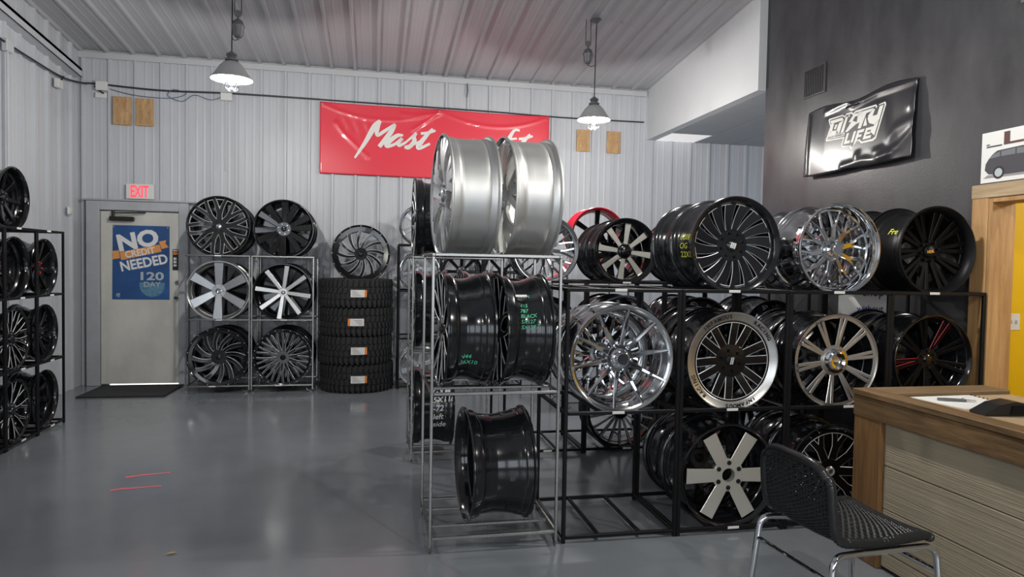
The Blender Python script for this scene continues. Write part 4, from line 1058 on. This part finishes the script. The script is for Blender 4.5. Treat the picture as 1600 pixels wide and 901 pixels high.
link('sticker_band', MB().box(.008, .062, -.003, -.002, .245, .26).box(.012, .05, -.003, -.002, .13, .165).box(.012, .05, -.003, -.002, .09, .12).box(.012, .05, -.003, -.002, .05, .075).mesh('sticker_band', 'label_white', 0), st)
# poster on the door: local px of the photo crop -> metres
t = thing('credit_poster', 'blue poster reading NO CREDIT NEEDED on the exit door', 'poster', (-3.267, YB - .0765, 1.103))
PW, PH = .677, .945; k_ = PW / 612.
def pp(u, v, h=0): return (u, -.002 - h, v)
def q(x, y): return ((x - 48) * k_, (852 - y) * PH / 808.)
link('sheet', MB().prism([(0, 0), (PW, 0), (PW, PH), (.008, PH)], -.002, 0, pp).mesh('sheet', 'poster_blue', 0), t)
rb = link('ribbon', MB().prism([q(128, 338), q(552, 245), q(575, 322), q(145, 425)], .0012, .002, pp).prism([q(50, 325), q(118, 318), q(132, 402), q(50, 418), q(58, 372)], .0002, .001, pp).prism([q(545, 215), q(625, 195), q(615, 235), q(652, 272), q(575, 295)], .0002, .001, pp).mesh('ribbon', 'poster_orange', 0), t)
for s, x, y, w, h, r, bd, m in (('NO', 128, 335, 440, 190, .20, .045, 'paper_white'), ('CREDIT', 195, 400, 320, 72, .19, .02, 'paper_white'), ('NEEDED', 150, 548, 510, 108, .205, .03, 'paper_white'), ('120', 350, 640, 250, 92, .0, .03, 'poster_grey'), ('DAY', 385, 712, 180, 56, .0, .008, 'poster_grey')):
    mb = MB(); text_mb(mb, s, lambda u, v: pp(u, v, .003), width=w * k_, height=h * PH / 808., bold=bd, rot=r, origin=q(x, y)); mb.build('lettering', m, t, smooth=0)
seal = [(.47 * PW / .677 + .150 * math.cos(a * PI / 14), .185 + .150 * math.sin(a * PI / 14)) for a in range(-14, 15) if math.sin(a * PI / 14) < .35]
link('seal', MB().prism(seal, .0002, .001, pp).mesh('seal', 'poster_teal', 0), t)
mb = MB(); cx, cy = q(118, 805)
mb.tube([(cx + .026 * math.cos(a * PI / 10), -.004, cy + .022 * math.sin(a * PI / 10)) for a in range(3, 18)], .0025, 6)
text_mb(mb, 'W', lambda u, v: pp(u, v, .0025), width=.034, height=.022, origin=(cx - .017, cy - .010), bold=.02)
mb.build('logo_mark', 'paper_white', t)
for cu in ((.02, PH - .02), (PW - .02, PH - .02)):
    link('grommet', MB().lathe([(.003, -.003), (.009, -.003), (.010, .001), (.003, .001)], 12, 'y', closed=True).mesh('grommet', 'chrome_soft'), t, (cu[0], -.003, cu[1]))
# exit sign
t = thing('exit_sign', 'white box sign with glowing red EXIT letters above the door', 'sign', (-3.105, YB - .03, 2.385))
link('housing', MB().cbox(0, .325, -.05, 0, 0, .195, .006).mesh('housing', 'plastic_white', 0), t)
mb = MB(); text_mb(mb, 'EXIT', lambda u, v: (u, -.052, v), width=.215, height=.155, bold=.03, origin=(.055, .02)); mb.build('lettering', 'exit_red', t, smooth=0)
# door mat
t = thing('door_mat', 'dark rubber mat on the floor in front of the exit door', 'mat', (0, 0, 0))
mp_ = [(-3.37, 8.70), (-2.42, 8.68), (-2.40, 9.44), (-3.35, 9.46)]
link('pad', MB().prism(mp_, .001, .012, lambda u, v, h: (u, v, h)).mesh('pad', 'rubber_mat', 0), t)
link('border', MB().tube([(a, b, .010) for a, b in mp_], .008, 6, closed=True).mesh('border', 'rubber'), t)

# ---------------------------------------------------------------- small things on the walls
for (x0, z0, x1, z1, lb) in ((-3.265, 3.32, -3.05, 3.675, 'plywood square below the cable, nearest the left corner'), (-3.005, 3.32, -2.79, 3.668, 'plywood square below the cable, second from the left corner'),
                             (2.84, 3.29, 3.04, 3.60, 'plywood square behind the right pendant lamp'), (3.30, 3.285, 3.505, 3.60, 'plywood square nearest the soffit')):
    t = thing('plywood_patch', lb, 'plywood', (x0, YB - .034, z0), 0, 'plywood squares on the back wall')
    link('board', MB().cbox(0, x1 - x0, -.014, -.001, 0, z1 - z0, .002).mesh('board', 'plywood', 0), t)
    sm = MB().lathe([(0, -.003), (.004, -.002), (.005, .001), (0, .001)], 8, 'y').mesh('screw', 'plastic_black')
    for i in (.25, .75):
        for j in (.12, .5, .86): link('screw', sm, t, ((x1 - x0) * i, -.0145, (z1 - z0) * j))
def cable(name, pts, r, m, label, sm_=True):
    p = smooth_path([(*a, 0) for a in pts], 6) if sm_ else pts
    return tag(MB().tube([tuple(a[:3]) for a in p], r, 6).build(name, m), label, 'cable')
YC = YB - .045
cable('wall_cable', [(-3.60, 7.60, 3.745), (-3.60, 8.2, 3.73), (-3.60, 8.95, 3.73), (-3.57, 9.45, 3.79), (-3.45, YC, 3.815), (-2.71, YC, 3.782), (-1.85, YC, 3.80), (-.74, YC, 3.795)], .012, 'cable_black', 'thick black cable along the back wall from the left corner to the banner')
cable('wall_cable', [(-.74, YC - .0, 3.795), (.45, YC, 3.785), (1.6, YC, 3.775), (2.6, YC, 3.755), (3.86, YC, 3.76)], .010, 'cable_black', 'black cable running above the red banner to the soffit')
cable('thin_cable', [(-3.30, YC, 3.76), (-3.0, YC, 3.70), (-2.6, YC, 3.69), (-2.40, YC, 3.76), (-2.55, YC - .01, 3.80), (-2.62, YC, 3.72), (-2.45, YC, 3.66), (-2.3, YC, 3.75), (-2.1, YC, 3.70), (-1.95, YC, 3.76)], .005, 'cable_blue', 'thin blue cable looping below the black cable')
t = thing('junction_box', 'white junction box on the back wall near the left corner', 'box', (-3.45, YB - .034, 3.73))
link('body', MB().cbox(0, .13, -.06, 0, 0, .115, .006).mesh('body', 'plastic_white', 0), t)
link('conduit_stub', MB().tube([(-.02, -.03, .05), (.06, -.035, -.02), (.09, -.04, -.035)], .010, 8).mesh('conduit_stub', 'cable_black'), t)
tag(MB().cbox(-3.47, -3.335, YB - .045, YB - .034, 3.645, 3.712, .004).build('cover_plate', 'plastic_white', smooth=0), 'white cover plate just below the junction box', 'plate')
t = thing('wall_box', 'small white box under the left pendant lamp on the back wall', 'box', (-1.98, YB - .034, 3.70))
link('body', MB().cbox(0, .14, -.05, 0, 0, .10, .006).mesh('body', 'plastic_white', 0), t)
link('conduit', MB().tube([(.06, -.02, 0), (.06, -.02, -.9)], .008, 8).mesh('conduit', 'trim_white'), t)
t = thing('corner_box', 'white box on the left wall below the steel channel', 'box', (XL + .034, 8.80, 3.58))
link('body', MB().cbox(0, .05, 0, .13, 0, .10, .006).mesh('body', 'plastic_white', 0), t)
link('lead', MB().tube([(.03, .10, .06), (.035, .12, .12), (.05, .14, .155)], .010, 8).mesh('lead', 'cable_black'), t)
t = thing('thermostat', 'small white wall sensor on the left wall near the corner', 'sensor', (XL + .034, 9.12, 2.14))
link('body', MB().cbox(0, .025, 0, .11, 0, .10, .012).mesh('body', 'plastic_white', 0), t)
link('lens', MB().cbox(.025, .031, .025, .085, .02, .08, .004).mesh('lens', 'label_white', 0), t)
t = thing('outlet_box', 'grey conduit box high on the left wall at the picture edge', 'box', (XL + .034, 7.68, 3.66))
link('body', MB().cbox(0, .05, 0, .14, 0, .12, .006).mesh('body', 'trim_white', 0), t)
link('conduit', MB().tube([(.03, .05, 0), (.03, .05, -1.2), (.03, .04, -3.0)], .010, 8).mesh('conduit', 'trim_white'), t)
tag(MB().tube([(1.24, YB - .04, 4.17), (1.25, YB - .06, 4.05), (1.235, YB - .05, 3.95)], .008, 6).build('wire_hook', 'lamp_iron'), 'thin metal hook hanging from the eave above the banner', 'hook')
t = thing('light_switch', 'white double light switch on the yellow wall', 'switch', (4.45, 4.10, 1.225))
link('plate', MB().cbox(0, .115, -.007, -.0005, 0, .12, .003).mesh('plate', 'plastic_white', 0), t)
for kx in (.035, .08): link('toggle', MB().cbox(-.005, .005, -.02, -.007, .05, .075, .002).mesh('toggle', 'plastic_white', 0), t, (kx, 0, 0))
# two red streaks on the floor
for pts, lb in (([(-1.80, 5.50), (-1.70, 5.54), (-1.60, 5.56), (-1.51, 5.58)], 'upper of two red marks on the floor'), ([(-1.80, 5.20), (-1.74, 5.225), (-1.64, 5.235), (-1.48, 5.255)], 'lower of two red marks on the floor')):
    mb = MB(); vs = []
    for i, (x, y) in enumerate(pts):
        w = (.020, .018, .014, .011)[i]; vs += [(x, y - w, .0012), (x, y + w, .0012)]
    tag(mb.add(vs, [(2 * i, 2 * i + 2, 2 * i + 3, 2 * i + 1) for i in range(3)]).build('floor_mark', 'floor_red', smooth=0), lb, 'floor mark')

# ---------------------------------------------------------------- counter
CX0, CX1, CY1, CY0, CZ = 2.71, 3.60, 3.44, .90, .96
t = thing('service_counter', 'wooden service counter with grey plank siding in the right foreground', 'counter', (CX0, CY1, 0))
def cpart(name, x0, x1, y0, y1, z0, z1, m, b=.004, par=None): return link(name, MB().cbox(x0 - CX0, x1 - CX0, y0 - CY1, y1 - CY1, z0, z1, b).mesh(name, m, 0), par or t)
cpart('corner_post', CX0 + .004, CX0 + .045, CY1 - .215, CY1 - .004, 0, .842, 'counter_wood_z')
cpart('corner_post', CX0 + .045, CX0 + .20, CY1 - .045, CY1 - .004, 0, .842, 'counter_wood_z')
cpart('fascia_board', CX0, CX0 + .038, CY0, CY1, .810, .925, 'counter_wood_y', .003)
cpart('fascia_board', CX0 + .039, CX1, CY1 - .038, CY1, .810, .925, 'counter_wood_x', .003)
cpart('edge_plank', CX0 - .006, CX0 + .115, CY0, CY1 + .006, .928, CZ, 'counter_wood_y', .003)
cpart('edge_plank', CX0 + .116, CX1 - .005, CY1 - .175, CY1 + .006, .928, CZ, 'counter_wood_x', .003)
for k in range(4):
    cpart('top_plank', CX0 + .117 + k * .193, CX0 + .117 + (k + 1) * .193 - .002, CY0, CY1 - .176, .905, .938, 'counter_top_wood', .002)
for k in range(4):
    z1 = .806 - k * .235
    z0 = max(.02, z1 - .232)
    cpart('siding_plank', CX0 + .030, CX0 + .042 + .0, CY0, CY1 - .217, z0, z1, 'siding_grain_grey', .004)
cpart('back_panel', CX0 + .05, CX0 + .07, CY0, CY1 - .05, .02, .90, 'counter_wood_y')
cpart('end_panel', CX0 + .20, CX1 - .02, CY1 - .035, CY1 - .012, .02, .808, 'counter_wood_z')
cpart('side_panel', CX1 - .04, CX1 - .015, CY0, CY1 - .05, .02, .90, 'counter_wood_y')
# things on the counter
t = thing('paper_pad', 'stack of white papers on the counter top', 'paper', (0, 0, .9385))
for k in range(3):
    pq = [(2.905 + .004 * k, 3.235), (3.30, 3.262 - .006 * k), (3.255 + .01 * k, 2.94), (2.945, 2.915 + .006 * k)]
    link('sheet', MB().prism(pq, .0015 * k, .0015 * k + .0012, lambda u, v, h: (u, v, h)).mesh('sheet', 'paper_white', 0), t)
for k in range(9):
    f = k / 9; x = 3.296 - .04 * f; y = 3.24 - .28 * f
    link('binding_ring', MB().tube([(x, y, .003), (x + .006, y, .010), (x + .012, y, .003)], .0025, 6).mesh('binding_ring', 'plastic_black'), t)
t = thing('pocket_knife', 'grey folding knife lying on the papers', 'knife', (3.06, 3.10, .9445), -.42)
link('handle', MB().prism([(-.085, -.012), (-.06, -.018), (.04, -.015), (.05, -.008), (.05, .012), (-.05, .014), (-.085, .006)], 0, .012, lambda u, v, h: (u, v, h)).mesh('handle', 'lamp_iron', 0), t)
link('clip', MB().prism([(.05, -.010), (.10, -.005), (.10, .004), (.05, .010)], .002, .009, lambda u, v, h: (u, v, h)).mesh('clip', 'chrome_soft', 0), t)
link('pivot', MB().lathe([(0, .016), (.007, .016), (.008, .011), (0, .011)], 12).mesh('pivot', 'chrome_soft'), t, (.04, 0, 0))
t = thing('card_terminal', 'black wedge-shaped card terminal on the counter edge', 'terminal', (3.02, 2.80, .9385), -.12)
wedge = [(-.11, 0), (.10, 0), (.10, .062), (.05, .070), (-.03, .055), (-.11, .012)]
link('body', MB().prism(wedge, -.045, .055, lambda u, v, h: (u, h, v)).mesh('body', 'plastic_black', 0), t)
link('side_rib', MB().prism([(.02, .01), (.09, .01), (.09, .05), (.03, .05)], -.051, -.0452, lambda u, v, h: (u, h, v)).mesh('side_rib', 'satin_black', 0), t)
cable('terminal_cable', [(3.125, 2.77, .950), (3.19, 2.79, .985), (3.30, 2.84, 1.0), (3.40, 2.86, .99), (3.52, 2.84, .955)], .006, 'cable_black', 'black cord looping from the card terminal to the right')

# ---------------------------------------------------------------- wicker chair
t = thing('wicker_chair', 'black woven wicker chair with chrome tube legs in front of the counter', 'chair', (2.150, 2.775, 0), .07)
SW = .235                                      # half width
# shell profile: (x, z) from the back top down and along the seat to the front
prof = smooth_path([(-.295, .800, 0), (-.285, .70, 0), (-.270, .60, 0), (-.250, .52, 0), (-.215, .468, 0), (-.15, .452, 0), (0., .445, 0), (.14, .452, 0), (.22, .458, 0), (.255, .447, 0)], 8)
def shell(i, v):
    """i: profile index, v in -1..1 across"""
    x, z, _ = prof[i]; f = i / (len(prof) - 1)
    back = max(0., 1 - f / .42)
    w = SW * (1.0 - .10 * max(0, back - .72) / .28 * abs(v)) * (.97 + .03 * f)
    x += .028 * back * v * v                               # back curls forward at the sides
    z += (.014 * (1 - back) * v * v) - (.06 * max(0., back - .80) / .20 * abs(v) ** 4)
    return Vector((x, v * w, z))
n = len(prof); mb = MB()
vs_ = [-1 + 2 * k / 12 for k in range(13)]
i = 0
rows = 84
for r_ in range(rows + 1):                                 # cross strands, woven over and under
    fi = r_ / rows * (n - 1); i0 = min(int(fi), n - 2); ff = fi - i0
    pts = []
    for k in range(25):
        v = -1 + 2 * k / 24
        p = shell(i0, v).lerp(shell(i0 + 1, v), ff); tn = (shell(i0 + 1, v) - shell(i0, v)).normalized()
        nrm = Vector((tn.z, 0, -tn.x)); pts.append(p + nrm * (.0042 * (1 if (k + r_) % 2 else -1)))
    mb.tube(pts, .0047, 5)
o = mb.build('woven_strands', 'wicker', t); o['kind'] = 'stuff'
mb = MB()
for v in vs_[1:-1]: mb.tube([shell(k, v) for k in range(0, n, 3)] + [shell(n - 1, v)], .0042, 6)
o = mb.build('stakes', 'wicker', t); o['kind'] = 'stuff'
edge = [shell(k, -1) for k in range(n)] + [shell(n - 1, -1 + 2 * k / 10) for k in range(1, 10)] + [shell(k, 1) for k in range(n - 1, -1, -1)] + [shell(0, 1 - 2 * k / 14) for k in range(1, 14)]
# rounded wrapped border: a tube whose radius ripples like binding
ep = []
for a, b in zip(edge, edge[1:] + edge[:1]):
    m_ = max(1, int((b - a).length / .0045))
    for k in range(m_): ep.append(a.lerp(b, k / m_))
mb = MB().tube(ep, [.0200 + .0020 * (1 if k % 2 else -1) for k in range(len(ep))], 10, closed=True)
mb.build('wrapped_border', 'wicker', t, smooth=80)
def bend(pts, rad=.06, seg=6):
    P = [Vector(p) for p in pts]; out = [P[0]]
    for a, b, c in zip(P, P[1:], P[2:]):
        d1 = (a - b).normalized(); d2 = (c - b).normalized(); p1 = b + d1 * rad; p2 = b + d2 * rad
        for k in range(seg + 1):
            f = k / seg; out.append(p1.lerp(b, f).lerp(b.lerp(p2, f), f))
    return out + [P[-1]]
for s_ in (-1, 1):
    y = s_ * (SW + .002)
    link('leg', MB().tube(bend([(-.300, y + s_ * .035, 0), (-.262, y + s_ * .012, .425), (-.10, y - s_ * .012, .418)]), .0155, 12).mesh('leg', 'chrome'), t)
    link('leg', MB().tube(bend([(.310, y + s_ * .035, 0), (.278, y + s_ * .012, .425), (.10, y - s_ * .012, .418)]), .0155, 12).mesh('leg', 'chrome'), t)
    link('seat_rail', MB().tube([(-.10, y - s_ * .012, .418), (.10, y - s_ * .012, .418)], .0155, 12).mesh('seat_rail', 'chrome'), t)
    for lx in (-.300, .310): link('foot_cap', MB().lathe([(0, 0), (.016, 0), (.017, .02), (.0135, .024), (0, .024)], 12).mesh('foot_cap', 'rubber'), t, (lx, y + s_ * .035, 0))
for x, z in ((-.272, .315), (.288, .315)):
    link('stretcher', MB().tube([(x, -SW - .016, z), (x, SW + .016, z)], .0115, 10).mesh('stretcher', 'chrome'), t)

# dry leaf on the floor
t = thing('dry_leaf', 'small dry yellow leaf on the floor at the lower left', 'leaf', (-1.085, 4.02, .002), .25)
link('blade', MB().add([(-.03, 0, .001), (-.012, -.010, .006), (.012, -.009, .007), (.032, 0, .003), (.012, .010, .006), (-.012, .009, .005), (0, 0, .002)], [(6, 0, 1), (6, 1, 2), (6, 2, 3), (6, 3, 4), (6, 4, 5), (6, 5, 0)]).mesh('blade', 'leaf_yellow'), t)
link('stem', MB().tube([(-.03, 0, .001), (-.045, .004, .001)], .001, 5).mesh('stem', 'leaf_yellow'), t)
